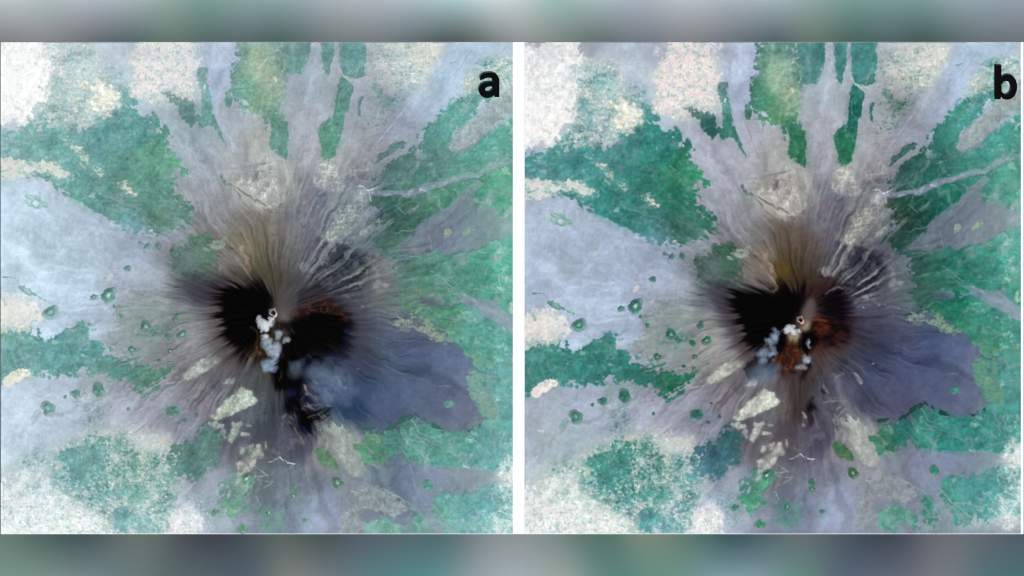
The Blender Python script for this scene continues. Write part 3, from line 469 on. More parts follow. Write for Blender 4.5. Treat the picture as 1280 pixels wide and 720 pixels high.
def paint(C, which):
    b = which == 'b'
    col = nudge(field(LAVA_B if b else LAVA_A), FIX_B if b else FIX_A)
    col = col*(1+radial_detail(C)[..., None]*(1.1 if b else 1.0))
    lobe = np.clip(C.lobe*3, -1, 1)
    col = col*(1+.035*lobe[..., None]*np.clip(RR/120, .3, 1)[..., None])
    old = (1-C.flow['lava_valley'])*np.clip(vnoise(22, 25, 4, .7)*1.8-.25, 0, 1)*np.clip((RR-70)/80, 0, 1)
    col = mix(col, (150,168,158) if not b else (140,158,146), old*.42*np.clip(1.3-col.mean(-1)/190, .12, .6))
    col = col*(1.015 if not b else 1.02)*(1+.07*np.clip((200-XX)/200, 0, 1)*(0 if b else 1))[..., None]  # view a paler westward, more of the edge haze put into the colour
    # streaked barren uplands right of the top
    up = poly("t 160,330 480,300 560,420 700,480 640,700 560,900 300,960 60,760 0,620 100,440", 3, 0, 5, radial=4)
    s = C.streak*.9+.35*C.fine
    col = mix(col, (60,62,72) if not b else (52,50,60), up*np.clip((-s-.05)*1.7, 0, .9))
    col = mix(col, (140,140,142) if not b else (150,146,142), up*np.clip((s-.10)*1.8, 0, .95))
    fb = np.zeros_like(col[..., 0])
    for p, r in FARMBASE: fb = np.maximum(fb, blur(poly(p, 5, 4, 0), r))
    farm = np.array((214, 220, 216) if b else (212, 221, 218), np.float32)
    col = mix(col, farm, fb*.85)
    ft = field(FOR_B if b else FOR_A)  # wood tones of view a also hold haze, strongest in the west
    ft = ft*(np.array((1, .94, 1.07)) if b else np.array((1.0, .955, 1.02))) + (np.array((6, 3, 4)) if b else np.array((8, 6, 6)))
    fm = vnoise(16, 31, 4, .62)
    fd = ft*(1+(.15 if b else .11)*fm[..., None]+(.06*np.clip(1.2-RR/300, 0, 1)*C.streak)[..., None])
    ux, uy = XX*.92+YY*.38, YY*.92-XX*.38
    pl = plots(5.5, 11); lf = np.clip((120-XX)/110, 0, 1)*np.clip((330-YY)/60, 0, 1)
    fl = np.clip(.7*vnoise(9, 32, 4, .68, ux*.45, uy)+.35*pl-.5+.42*lf, 0, 1)*1.3*np.clip((RR-110)/150, 0, 1)
    fl2 = np.clip(.7*vnoise(10, 33, 4, .66)+.35*pl-.5+.3*np.clip((XX-560)/80, 0, 1), 0, 1)*1.1*np.clip((RR-160)/120, 0, 1)
    fl = np.where(XX < 300, fl, fl2)
    fd = mix(fd, (205,216,206) if b else (202,218,208), np.clip(fl, 0, 1)*.75)
    hv = vnoise(20, 38, 4, .7)[..., None]; hv2 = vnoise(9, 39, 3, .7)[..., None]
    fd = fd*(1+hv*np.array((.06, .035, .0))+hv2*np.array((.09, .035, .045)))
    fd = fd*(1+(.03*C.micro+.022*plots(4.2, 12)*np.clip((RR-120)/80, 0, 1)+.05*(C.rid2-.55)+.05*(C.rid-.55))[..., None])
    vein = np.clip(C.veins*.75+C.veins2*.6, 0, 1)*np.clip((RR-90)/60, 0, 1)*np.where(XX > 420, 1, .45)
    fd = mix(fd, (158,172,174) if not b else (140,160,158), np.clip(vein*.85, 0, .8))
    col = mix(col, ft*.92, np.clip(C.veins2*1.2-.35, 0, 1)*.4*np.clip((RR-150)/60, 0, 1)*np.clip(1-np.abs(TH-2.9)/.9, 0, 1))
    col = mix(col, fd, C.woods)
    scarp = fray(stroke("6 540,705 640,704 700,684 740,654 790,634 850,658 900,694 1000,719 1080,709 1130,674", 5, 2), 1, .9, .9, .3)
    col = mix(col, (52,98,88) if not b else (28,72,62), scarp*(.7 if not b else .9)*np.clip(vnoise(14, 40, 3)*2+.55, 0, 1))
    for (n, p, rag, ca, cb, cov, g, lab) in PALES:
        cc = np.array(cb if b else ca, np.float32)
        if n.startswith(('cream', 'tan', 'south', 'dome')): cc = cc*(.97+(.20 if n[0] == 'c' or n.startswith('tan_core') else .10)*(C.rid2-.57)+.08*C.fine+.08*C.streak2)[..., None]
        col = col*(1-np.clip(C.pale[n], 0, 1)[..., None])+cc*np.clip(C.pale[n], 0, 1)[..., None]
    fw = np.clip(fb+C.farm, 0, 1)*(1-.75*C.woods)
    for sd, g, cc, am in ((61, 5, (240, 226, 196), .5), (62, 6, (228, 212, 216), .5), (63, 4, (176, 204, 186), .75), (64, 3, (250, 250, 250), .8), (65, 4.5, (150, 186, 172), .6), (66, 7, (190, 200, 212), .5)):
        col = mix(col, cc, fw*(1-.6*C.pale['farm_nw'])*am*np.clip(vnoise(g*1.1, sd, 3, .75)*1.9-.55, 0, 1)*(1 if b else .8))
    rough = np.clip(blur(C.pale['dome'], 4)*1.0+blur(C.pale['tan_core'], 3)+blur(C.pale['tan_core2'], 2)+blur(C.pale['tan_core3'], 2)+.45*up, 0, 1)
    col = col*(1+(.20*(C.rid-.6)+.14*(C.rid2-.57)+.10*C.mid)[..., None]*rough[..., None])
    for (p, w, ca, cb, cov), m in zip(ROADS, C.roads):
        if cov: col = mix(col, cb if b else ca, m*cov*C.worn)
    col = col*(1+.02*C.fine[..., None])
    col = nudge(col, TONE_B if b else TONE_A, 30.0)
    return np.clip(sharp(col), 0, 255)

def halo(m, r, k, st, e):
    m = blur(m, r)
    return np.clip(m+k*(.8*st+.55*e)*4*m*(1-m), 0, 1)
def summit_a(col, C):
    H = lambda p, r, k=.35: halo(poly(p, 2, 0, 0), r, k, C.streak, E2)
    def R(p, rag=1.5, f=1, rad=0): return poly(p, rag, 0, f, radial=rad)
    def K(p, r=3, kr=.8, k=.35, soft=.5): return fray(poly(p, 1.2, 0, 0), r, k, kr, soft)
    col = mix(col, (70,66,54), .7*H("A 268,345 300,335 345,330 360,350 356,390 330,400 280,390", 9))
    col = mix(col, (58,56,66), .75*H("A 226,340 262,338 300,345 300,380 262,384 230,376", 9, .5))
    col = mix(col, (82,74,74), .6*H("A 250,380 310,370 320,470 285,470 258,440", 10, .5))
    col = mix(col, (20,16,18), H("A 264,358 300,352 330,356 346,372 338,404 342,440 322,450 290,444 272,420", 10, .95)**1.2)
    col = mix(col, (46,34,16), .6*K("A 300,426 322,414 336,424 342,448 330,458 312,448", 3))
    col = mix(col, (2,1,1), H("A 276,360 300,356 316,357 332,363 344,376 338,388 334,398 326,406 324,420 316,432 296,438 284,424 276,404", 5, .9)**.85)
    col = mix(col, (84,80,78), .7*R("A 345,360 380,362 390,372 378,382 362,400 346,394", 1.5, 3))
    col = mix(col, (40,34,37), .85*K("A 374,364 386,358 400,357 411,362 407,369 392,372 380,380 371,386", 2))
    col = mix(col, (62,38,34), .8*K("A 358,394 372,384 386,373 402,367 416,372 428,386 434,398 420,392 400,386 384,392 370,402 362,402", 2))
    for t, w, c, a in (("p 960,410 1030,390 1120,360 1200,370", 1.4, (132,92,80), .6), ("p 850,520 900,450 980,420", 1.6, (120,78,68), .6), ("p 1000,330 1080,310 1180,340", 1.8, (70,44,42), .7), ("p 1080,420 1160,390 1240,420", 1.2, (104,66,56), .5), ("p 1010,420 1060,405", .9, (150,112,100), .5)):
        col = mix(col, c, a*stroke(t, w, 1.4, soft=1.2))
    col = mix(col, (104,97,92), .7*R("A 350,386 362,383 374,386 370,396 362,404 352,402", 1.4, 1.5))
    col = mix(col, (128,118,108), .7*R("p 760,500 830,520 830,590 780,600 740,560", 1, 1.5))
    col = mix(col, (54,54,66), .75*H("A 360,360 440,360 462,400 470,470 410,490 366,440", 14, .5))
    col = mix(col, (14,11,14), .9*H("A 366,400 384,380 400,372 416,376 430,386 440,400 438,430 430,450 390,456 350,456 350,430 364,420", 6, .7))
    col = mix(col, (22,27,62), .85*K("A 418,402 438,396 437,420 434,450 412,452 422,428", 3))
    col = mix(col, (2,2,2), H("A 371,398 380,391 385,387 398,384 412,385 426,390 436,400 432,412 429,428 427,441 405,443 385,441 377,450 352,449 346,440 354,430 362,426 366,416 366,410 352,412 344,409 350,401 360,405", 4, .8)**.9)
    col = mix(col, (16,16,26), .85*H("r 270,160 300,-40 560,-60 660,60 600,220 700,360 840,390 800,500 680,560 640,680 540,680 470,580 460,460 370,430 380,260", 6, .7))
    col = mix(col, (2,2,5), .97*H("r 285,190 268,60 300,-60 330,-120 420,-140 560,-90 565,60 560,150 535,300 560,400 620,440 700,415 820,385 845,408 770,470 700,520 650,560 625,660 560,650 500,560 490,440 385,420 395,300 430,210 340,200", 3, .8))
    lobe = H("A 262,350 300,345 350,360 440,372 450,450 350,470 280,450", 8, .2)
    col = mix(col, (40,26,22), .32*lobe*np.clip(C.streak*1.6-.35, 0, 1)*np.clip(1.2-col.mean(-1)/60, 0, 1))
    red = H("A 366,396 376,385 388,376 402,371 416,376 430,388 438,402 424,396 404,390 388,391 374,402", 2, .5)
    col = mix(col, (66,38,33), .5*red*np.clip(.75+.5*C.streak, 0, 1)); col = mix(col, (124,88,78), .4*red*np.clip(C.rid2*2.4-1.5, 0, 1))
    col = mix(col, (6,8,30), .9*K("q 540,540 660,550 710,620 700,700 640,770 560,740 530,640", 2))
    col = mix(col, (18,22,66), .8*np.maximum(R("r 400,220 490,210 500,290 420,290", 1.2, 2), R("r 510,560 590,600 600,660 540,640", 1, 1)))
    for s, w, c, a in (("r 540,310 570,270 600,250 650,290 680,325", 1.8, (108,108,124), .75), ("r 545,300 560,330 640,320", 1.6, (28,36,84), .7), ("r 555,385 640,372 760,366", 1.7, (116,118,124), .75), ("r 600,395 700,400 780,385", 1.2, (104,108,108), .6), ("r 795,378 825,378", 2.6, (136,150,98), .85),
                       ("r 600,490 650,470 720,440 790,412", 1.9, (100,98,100), .75), ("r 640,500 700,478", 1.2, (64,60,62), .8), ("r 700,530 745,490 810,448", 1.8, (120,117,114), .75), ("r 735,560 780,520 815,480", 1.6, (126,128,124), .7), ("r 700,560 740,545", 2.2, (118,112,112), .6), ("r 780,430 840,400", 1.6, (6,6,8), .8), ("r 690,510 760,465 820,420", 1.2, (8,8,10), .7),
                       ("r 575,180 590,220 600,262", 3.4, (128,110,114), .8), ("r 556,170 585,200", 2.2, (166,128,128), .55), ("r 600,100 640,140 600,170", 2.4, (40,40,62), .8), ("r 610,180 650,200", 1.6, (34,34,60), .8), ("r 540,395 565,410", 2, (116,96,80), .6), ("r 345,35 352,75 322,110", 1.3, (84,74,60), .7), ("r 345,498 380,450", 1.7, (145,148,152), .6), ("r 400,470 430,490", 1.6, (96,96,98), .7),
                       ("r 345,560 350,610", 1.5, (118,130,124), .55), ("r 460,460 480,500", 1.4, (94,84,86), .7), ("r 470,600 520,680 560,760", 1.5, (148,140,128), .65), ("r 680,570 740,650", 1.7, (112,130,116), .6), ("r 660,560 700,640 690,700", 1.4, (60,76,74), .6), ("q 600,510 650,550 720,560", 1.3, (66,48,58), .8), ("q 690,545 820,535 1000,575", 1.1, (84,84,112), .55), ("q 780,560 850,590 940,615", 2.2, (20,24,58), .7),
                       ("q 40,240 90,270 110,350 90,400", 3, (66,50,22), .6), ("q 90,430 140,500", 2.8, (88,64,46), .6), ("q 140,390 190,410", 2.6, (10,8,8), .9), ("q 880,80 920,100", 3, (52,42,14), .5), ("r 420,262 480,250", 2, (30,34,80), .5), ("q 320,560 350,470", 2.5, (24,22,48), .7), ("q 300,180 380,200 420,260", 3, (44,16,16), .6), ("q 150,560 240,600 270,560", 2.4, (112,112,118), .4),
                       ("r 380,560 420,600 480,560", 3, (64,58,66), .5), ("r 880,90 920,140 960,180", 3.4, (150,158,158), .75), ("r 975,185 990,200", 2, (150,160,172), .7), ("q 20,560 130,480", 2, (104,92,82), .4), ("q 0,520 110,470", 1.6, (96,84,76), .35)):
        col = mix(col, c, a*stroke(s, w, 1.6, soft=1.0))
    g = H("r 380,430 520,300 640,170 760,300 860,380 820,480 700,620 640,700 480,620 380,540", 5, .3)*(1-.75*H("r 400,300 540,300 560,400 620,430 720,420 640,560 620,650 540,640 490,560 490,450 390,410", 2, .4))
    strands = np.clip(vnoise(5, 63, 3, .65, XX*.75-YY*.66, (XX*.66+YY*.75)*.32)*2.2-.15, 0, 1)
    col = mix(col, (128,126,126), .6*g*strands); col = mix(col, (12,12,22), .7*g*np.clip(vnoise(5, 64, 3, .65, XX*.75-YY*.66, (XX*.66+YY*.75)*.32)*2.2-.2, 0, 1))
    v = H("A 378,452 425,446 455,462 468,500 440,522 415,512 392,492", 16, .3)
    col = mix(col, (58,78,110), .42*v)  # bluish haze painted into the ground colour, beneath the haze puffs
    col = mix(col, (30,50,82), .6*H("r 700,255 850,270 1010,290 1020,420 900,440 820,340", 12, .3))
    return col

def summit_b(col, C, X, Y, wx, wy, e1, e2, e3, st):
    def R(p, rag=1.5, f=1, rd=0):
        m = blur(poly(p, 0, 0, 0, x=X+1.2*wx, y=Y+1.2*wy), max(2, min(f, 5)))
        n = m-.5+(.25*e1+.16*e3+(.42+.06*rd)*e2)*np.minimum(1, 4*m*(1-m)+.1)
        return np.clip(n/(.25+.12*f)+.5, 0, 1)
    S = lambda p, w, rag=1.5: stroke(p, w*1.1, X=X+rag*wx, Y=Y+rag*wy, soft=1.1)
    H = lambda p, r, k=.35: halo(poly(p, 0, 0, 0, x=X+2*wx, y=Y+2*wy), r, k, st, e2)
    N = lambda s, sd: vnoise(s, sd, 3, .65, X*.8+Y*.6, Y*1.1-X*.2)
    T = lambda n, t=0., w=.35: np.clip((n-t)/w, 0, 1)
    col = mix(col, (104,84,30), .55*H("P 430,-40 500,-60 560,40 540,200 500,300 440,280 400,180", 4, .5))
    col = mix(col, (60,46,32), .7*H("P 380,120 560,100 760,100 900,200 840,380 700,440 600,340 420,320", 5, .4))
    col = mix(col, (50,30,32), .85*H("P 660,260 850,190 920,130 1010,150 1040,220 900,290 820,400 740,400 670,330", 3))
    col = mix(col, (58,54,64), .8*H("B 880,352 905,350 925,350 932,400 950,450 925,445 905,425 896,395", 8, .6))
    col = mix(col, (74,62,62), .6*H("B 905,390 930,385 960,445 950,475 925,455", 8, .6))
    col = mix(col, (16,12,16), H("B 908,362 935,355 975,358 1000,352 1008,372 998,400 975,420 950,446 936,442 922,415", 8, .95)**1.2)
    col = mix(col, (3,2,3), H("P -30,270 40,260 110,285 260,265 330,285 400,305 520,290 560,225 625,240 655,330 650,450 600,520 560,590 440,660 330,760 250,820 160,860 80,770 40,640 -10,500 -50,360", 5, .95)**.85)
    col = mix(col, (64,42,38), .55*H("Q 560,160 760,40 1100,0 1200,120 1130,330 900,480 700,560 520,660 380,600 400,380", 12, .6))
    rust = H("Q 690,120 800,40 900,10 1060,0 1160,60 1110,240 1000,350 860,410 790,320 700,260", 6, .5)
    col = mix(col, (40,18,17), .92*rust)
    col = mix(col, (84,34,22), .7*rust*T(N(13, 71), -.1, .8)*T(1080-X, 20, 40))
    col = mix(col, (132,62,32), .5*rust*T(N(8, 72), .12, .6)*T(1045-X, 0, 25))
    col = mix(col, (40,20,48), .7*rust*T(N(9, 73), .15)*T(X-1040, 0, 12))
    col = mix(col, (10,7,9), .75*rust*T(N(12, 74), .05, .6))
    col = mix(col, (92,86,84), .85*H("P 660,470 700,370 780,340 805,440 760,540 700,640 660,640", 2, .4))
    col = mix(col, (12,9,14), H("B 1022,386 1026,371 1036,361 1049,361 1060,370 1063,386 1057,396 1044,401 1030,398", 5, .7))
    col = mix(col, (40,26,46), .5*H("P 1080,360 1160,380 1190,450 1120,490 1060,440", 3))
    col = mix(col, (150,146,150), .7*S("P 890,300 940,255 1020,238 1060,250", 1.3))
    r2 = H("Q 430,250 560,280 660,260 650,420 600,570 500,640 390,590 380,440", 5, .5)
    col = mix(col, (44,24,18), .9*r2)
    col = mix(col, (104,54,28), .75*r2*T(N(11, 75), -.1, .7))
    col = mix(col, (136,104,74), .5*r2*T(N(7, 76), .2, .6))
    col = mix(col, (64,18,12), .7*r2*T(N(9, 77), .1, .6))
    col = mix(col, (150,138,116), .85*H("Q 490,215 600,200 660,150 700,80 745,90 710,200 630,260 605,320 540,280", 1.5, .4))
    col = mix(col, (5,4,5), .95*H("Q 650,190 780,190 810,260 780,340 730,440 640,400 620,310", 2, .5))
    col = mix(col, (4,4,9), .95*H("Q 400,200 500,220 520,330 450,400 370,480 330,440 390,350", 2, .5))
    col = mix(col, (8,6,8), .9*H("Q 690,500 750,500 740,590 700,680 650,670 660,600", 1.5, .5))
    col = mix(col, (58,46,44), .7*H("B 985,470 1005,462 1018,470 1012,510 1000,530 990,520", 4, .8))
    col = mix(col, (10,8,12), .92*H("R 440,280 480,275 470,320 450,340 470,380 520,410 500,430 440,410 420,440 380,440 390,380 410,330", 1.5, .5))
    col = mix(col, (34,28,36), .8*H("R 390,440 480,440 450,520 420,590 380,640 360,620 390,540", 2, .8))
    for s, w, c, a in (("Q 750,80 820,75 900,90", 1.6, (150,70,32), .6),
                       
                       ("Q 560,480 540,560", 2, (150,70,52), .5), ("Q 690,560 710,590", 1.6, (96,34,24), .7), ("Q 540,600 590,610", 3, (22,18,26), .7), ("Q 1090,100 1110,60", 3, (40,20,60), .6), ("Q 760,330 750,400", 2.6, (52,18,14), .8),
                       ("R 340,-20 380,20 350,80", 4, (30,18,14), .8), ("R 530,220 560,250", 3, (50,18,24), .85), ("R 440,450 500,600", 1.4, (130,126,128), .6),
                       ("R 560,180 600,250", 2.2, (150,135,140), .6), ("R 560,340 650,330 770,330", 1.2, (150,146,150), .7), ("R 600,310 690,300", 1, (118,112,122), .6), ("R 680,400 720,380", 1.8, (150,146,150), .7), ("R 700,470 770,410", 1.4, (150,150,145), .7), ("R 360,480 370,490 345,440", 2.4, (165,165,170), .7), ("R 350,560 360,570", 2, (150,160,155), .7),
                       ("R 670,85 720,70", 2.4, (138,132,140), .6), ("R 740,45 760,55", 2, (130,124,132), .6), ("R 880,70 905,110 930,140", 4, (150,150,158), .7), ("P 810,60 870,40 880,100", 2, (120,104,98), .6), ("P 330,150 400,240 360,270", 2.6, (150,120,98), .5), ("P 830,120 870,150", 2, (40,16,28), .8),
                       ("P 1090,200 1140,230 1240,240", 3, (30,28,36), .7), ("P 1060,100 1130,60", 2, (150,150,150), .5)):
        col = mix(col, c, a*S(s, w))
    return col

# where the left survey's ground lies in the right survey (left point -> right point)
TIES = np.array([167.5,240,820,253.7, 136.7,369.5,794.5,383, 123.7,487.5,780.7,495, 562.5,187.5,1196,187.5, 575,535,1205,516, 534.5,606,1167,587, 350,573.7,1001,570, 445,100,1082.5,108.7,
 238.7,150,890,165, 323,500.6,975.6,502.5, 410,507.5,1056.3,501.3, 447.5,461.3,1091.3,454.5, 427.5,476,1071,470.6, 400,352.5,1052.5,358.8, 312,352,970,362.5, 340,266,993.8,275, 451,232.5,1096,237.5, 535,236,1172.5,228.7,
 563.7,505,1195,487.5, 422.5,603.7,1066,591, 269.5,640.7,918.7,633.7, 303.7,661,950,655, 238.7,587.5,891,587.5, 21,472,680,485, 47.5,247.5,702.5,270, 140,142,792.5,162.5, 290,190,938.7,203.7, 550,100,1182.5,102.5], np.float32).reshape(-1, 4)
def tie_model():
    A = np.c_[TIES[:, 2], TIES[:, 3], np.ones(len(TIES))]
    cx = np.linalg.lstsq(A, TIES[:, 0], rcond=None)[0]; cy = np.linalg.lstsq(A, TIES[:, 1], rcond=None)[0]
    rx = TIES[:, 0]-A@cx; ry = TIES[:, 1]-A@cy
    def f(X, Y):
        gx = cx[0]*X+cx[1]*Y+cx[2]; gy = cy[0]*X+cy[1]*Y+cy[2]
        num_x = 0; num_y = 0; den = 1.0/(220.0**2)**1.0
        for (a, b, u, v), ex, ey in zip(TIES, rx, ry):
            w = 1.0/((X-u)**2+(Y-v)**2+15**2)
            num_x = num_x+w*ex; num_y = num_y+w*ey; den = den+w
        return gx+num_x/den, gy+num_y/den
    return f, rx, ry
B_FROM = tie_model()

def sample(img, x, y):
    u = np.clip(x-CX0, 0, CW-1.001); v = np.clip(y-CY0, 0, CH-1.001)
    u0 = u.astype(int); v0 = v.astype(int); fu = u-u0; fv = v-v0
    if img.ndim == 3: fu = fu[..., None]; fv = fv[..., None]
    return (img[v0, u0]*(1-fu)+img[v0, u0+1]*fu)*(1-fv)+(img[v0+1, u0]*(1-fu)+img[v0+1, u0+1]*fu)*fv
# ---------------------------------------------------------------- materials
def cover_mat(name, rough=1.0, grain=60.0, amount=.06, bump=.0):
    m = bpy.data.materials.new(name); m.use_nodes = True
    n = m.node_tree.nodes; l = m.node_tree.links; b = n['Principled BSDF']
    b.inputs['Roughness'].default_value = rough; b.inputs['Specular IOR Level'].default_value = 0.0
    a = n.new('ShaderNodeAttribute'); a.attribute_name = 'cover'
    t = n.new('ShaderNodeTexNoise'); t.inputs['Scale'].default_value = grain; t.inputs['Detail'].default_value = 3
    g = n.new('ShaderNodeTexCoord'); l.new(g.outputs['Object'], t.inputs['Vector'])
    r = n.new('ShaderNodeMapRange'); r.inputs['To Min'].default_value = 1-amount; r.inputs['To Max'].default_value = 1+amount
    l.new(t.outputs['Fac'], r.inputs['Value'])
    x = n.new('ShaderNodeMixRGB'); x.blend_type = 'MULTIPLY'; x.inputs[0].default_value = 1
    l.new(a.outputs['Color'], x.inputs[1]); l.new(r.outputs[0], x.inputs[2]); l.new(x.outputs[0], b.inputs['Base Color'])
    return m
def plain_mat(name, c, rough=.6, grain=30.0, amount=.04):
    m = bpy.data.materials.new(name); m.use_nodes = True
    n = m.node_tree.nodes; l = m.node_tree.links; b = n['Principled BSDF']
    b.inputs['Roughness'].default_value = rough; b.inputs['Specular IOR Level'].default_value = .02
    t = n.new('ShaderNodeTexNoise'); t.inputs['Scale'].default_value = grain
    g = n.new('ShaderNodeTexCoord'); l.new(g.outputs['Object'], t.inputs['Vector'])
    r = n.new('ShaderNodeValToRGB')
    r.color_ramp.elements[0].color = [v*(1-amount) for v in c]+[1]; r.color_ramp.elements[1].color = [min(1, v*(1+amount)) for v in c]+[1]
    l.new(t.outputs['Fac'], r.inputs[0]); l.new(r.outputs[0], b.inputs['Base Color'])
    return m
M_GROUND = cover_mat('rock and soil'); M_WOOD = cover_mat('tree canopy', grain=120, amount=.1)
M_CONE = cover_mat('cinder', grain=90, amount=.12); M_BACK = cover_mat('blurred bands', grain=6, amount=.015)
M_BOARD = plain_mat('white board', (.88, .88, .88)); M_INK = plain_mat('black letter', (.004, .004, .004), .9)
M_VENT = plain_mat('dark vent', (.03, .025, .022), 1)

def grid_mesh(name, P, Cc, quads, mat):
    """P (n,3), Cc (n,3) linear albedo, quads (m,4)."""
    used = np.unique(quads); remap = np.zeros(len(P), np.int64); remap[used] = np.arange(len(used))
    P = P[used]; Cc = Cc[used]; q = remap[quads].astype(np.int32)
    me = bpy.data.meshes.new(name)
    me.vertices.add(len(P)); me.vertices.foreach_set('co', np.ascontiguousarray(P, np.float32).ravel())
    me.loops.add(q.size); me.loops.foreach_set('vertex_index', q.ravel())
    me.polygons.add(len(q)); me.polygons.foreach_set('loop_start', np.arange(0, q.size, 4, dtype=np.int32))
    me.update(calc_edges=True)
    a = me.color_attributes.new('cover', 'FLOAT_COLOR', 'POINT')
    a.data.foreach_set('color', np.c_[Cc, np.ones(len(Cc))].astype(np.float32).ravel())
    me.materials.append(mat)
    return me

# ---------------------------------------------------------------- relief
C = build_cover()
BASE = 0.012
def relief():
    h = 0.27*np.exp(-(RR/185.0)**1.2)
    h += .010*C.streak*np.clip(RR/40, 0, 1)*np.exp(-(RR/150)**2)
    h += (.007*C.gul+.010*C.gul2)*np.clip(.75+1.2*vnoise(45, 42, 3, .6), .15, 1.8)*np.clip(RR/50, 0, 1)*np.clip(1.3-RR/260, .12, 1)*(1-.6*C.flow['left_lava'])
    h += .005*C.mid+.0010*C.fine+.0004*C.micro+.0035*C.flowline+.0025*C.rid*np.clip(RR/150, 0, 1)
    h -= .045*blur(C.flow['lava_valley'], 12)*np.exp(-((XX-470)/110)**2)
    h += .012*blur(C.pale['dome'], 5)+.008*blur(C.pale['tan_core'], 5)+.006*blur(C.flow['tongue_flow'], 3)+.004*blur(C.flow['blue_flow'], 4)
    h += C.woods*(.004+.0020*vnoise(3.6, 51, 2, .7)+.005*C.rid)
    up = poly("t 160,330 480,300 560,420 700,480 640,700 560,900 300,960 60,760 0,620 100,440", 3, 0, 5, radial=4)
    h += .016*up*C.streak
    rough = np.clip(blur(C.pale['dome'], 4)*.8+blur(C.pale['tan_core'], 3)+blur(C.pale['tan_core2'], 2)+blur(C.pale['tan_core3'], 2)+.5*up+.5*C.pale['south_tan'], 0, 1)
    h += rough*(.010*C.rid+.007*C.rid2+.008*ridged(18, 77, 3))
    return h
H0 = relief()

WHERE = {'a': 'in view a', 'b': 'in view b'}
UNIT_PALES = {'farm_nw': 'farmland', 'town_n': 'town', 'cream_n': 'farmland', 'field_w': 'farmland', 'hamlet_w': 'town', 'farm_sw': 'farmland', 'farm_s': 'farmland', 'cream_a': 'bare_patch',
              'cream_c': 'bare_patch', 'cream_f': 'bare_patch', 'tan_core': 'upland', 'dome': 'lava_knob', 'scarp_fields': 'farmland', 'south_tan': 'bare_slope', 'town_e': 'town', 'fields_ne': 'farmland'}
UNIT_FLOWS = ['stream_a', 'fork_flow', 'right_flow', 'low_flow', 'tan_flow', 'blue_flow', 'tongue_flow', 'forked_stream', 'tan_fan', 'lava_valley', 'left_lava']

def build_view(which, x0, x1, y0, y1):
    b = which == 'b'
    nx, ny = x1-x0+1, y1-y0+1
    py, px = np.mgrid[0:ny, 0:nx].astype(np.float32); px += x0; py += y0
    col = paint(C, which)
    units = np.zeros((CH, CW), np.int16); names = [None]
    for n in UNIT_FLOWS:
        lab = [f for f in FLOWS if f[0] == n][0][3]; names.append(('lava_valley' if n == 'lava_valley' else 'lava_plain' if n == 'left_lava' else 'lava_flow', lab, 'lava flow', 'structure'))
        units[C.flow[n] > .5] = len(names)-1
    for n, nm in UNIT_PALES.items():
        lab = [f for f in PALES if f[0] == n][0][7]; names.append((nm, lab, nm.replace('_', ' '), 'structure'))
        units[blur(C.pale[n], 1) > .45] = len(names)-1
    for n, p, r, lab in WOODS:
        names.append(('wood', lab, 'wood', 'stuff')); units[(C.wood[n] > .5) & (C.hard > .5)] = len(names)-1
    if b:
        gx, gy = B_FROM[0](px, py)
        c = sample(col, gx, gy); h = sample(H0, gx, gy)
        un = units[np.clip(np.round(gy-CY0), 0, CH-1).astype(int), np.clip(np.round(gx-CX0), 0, CW-1).astype(int)]
        c = summit_b(c, C, px, py, sample(W1x, gx, gy), sample(W1y, gx, gy), sample(E1, gx, gy), sample(E2, gx, gy), sample(E3, gx, gy), sample(C.streak, gx, gy))
        sx, sy = 999.4, 399.4
    else:
        sl = np.s_[y0-CY0:y1-CY0+1, x0-CX0:x1-CX0+1]
        c = summit_a(col, C)[sl]; h = H0[sl]; un = units[sl]; sx, sy = 342.0, 390.4
    names.append(('ash_cone', 'black ash and lava slopes around the smoking summit', 'ash cone', 'structure'))
    lum = blur(c.mean(-1), 2)
    un = np.where((np.hypot(px-sx, py-sy-25) < 125) & (lum < 52), len(names)-1, un)
    edge = np.clip(np.minimum.reduce([px-x0, x1-px, py-y0, y1-py])/26.0, 0, 1)
    z = BASE+h*edge*edge*(3-2*edge)*.9+h*.02
    P = np.stack([wx(px), wy(py), z], -1).reshape(-1, 3)
    A = albedo(np.clip(c, 0, 255)).reshape(-1, 3)
    idx = np.arange(nx*ny).reshape(ny, nx)
    quads = np.stack([idx[:-1, :-1], idx[1:, :-1], idx[1:, 1:], idx[:-1, 1:]], -1).reshape(-1, 4)
    uq = un[:-1, :-1].ravel()
    base = None
    for k in np.unique(uq):
        q = quads[uq == k]
        if k == 0 or len(q) < 12:
            base = q if base is None else np.r_[base, q]; continue
        nm, lab, cat, kind = names[k]
        o = link(nm, grid_mesh(nm, P, A, q, M_WOOD if kind == 'stuff' else M_GROUND))
        tag(o, lab+' '+WHERE[which], cat, None, kind)
    # the rest of the ground, with its cut sides
    n0 = len(P)
    ring = np.r_[idx[0, :], idx[1:, -1], idx[-1, -2::-1], idx[-2:0:-1, 0]]
    low = P[ring].copy(); low[:, 2] = .0085
    P2 = np.r_[P, low]; A2 = np.r_[A, A[ring]]
    r2 = np.arange(len(ring))+n0; nxt = np.roll(np.arange(len(ring)), -1)
    side = np.stack([ring, ring[nxt], r2[nxt], r2], -1)
    o = link('volcano_terrain', grid_mesh('volcano_terrain', P2, A2, np.r_[base, side], M_GROUND))
    tag(o, 'grey lava ground of the volcano between its woods and flows '+WHERE[which], 'terrain', None, 'structure')
    def height(x, y):
        i = int(np.clip(round(y-y0), 0, ny-1)); j = int(np.clip(round(x-x0), 0, nx-1)); return float(z[i, j])
    def colour(x, y):
        i = int(np.clip(round(y-y0), 0, ny-1)); j = int(np.clip(round(x-x0), 0, nx-1)); return c[i, j]
    return height, colour

HA = build_view('a', 1, 641, 53, 667)
HB = build_view('b', 656, 1276, 53, 667)

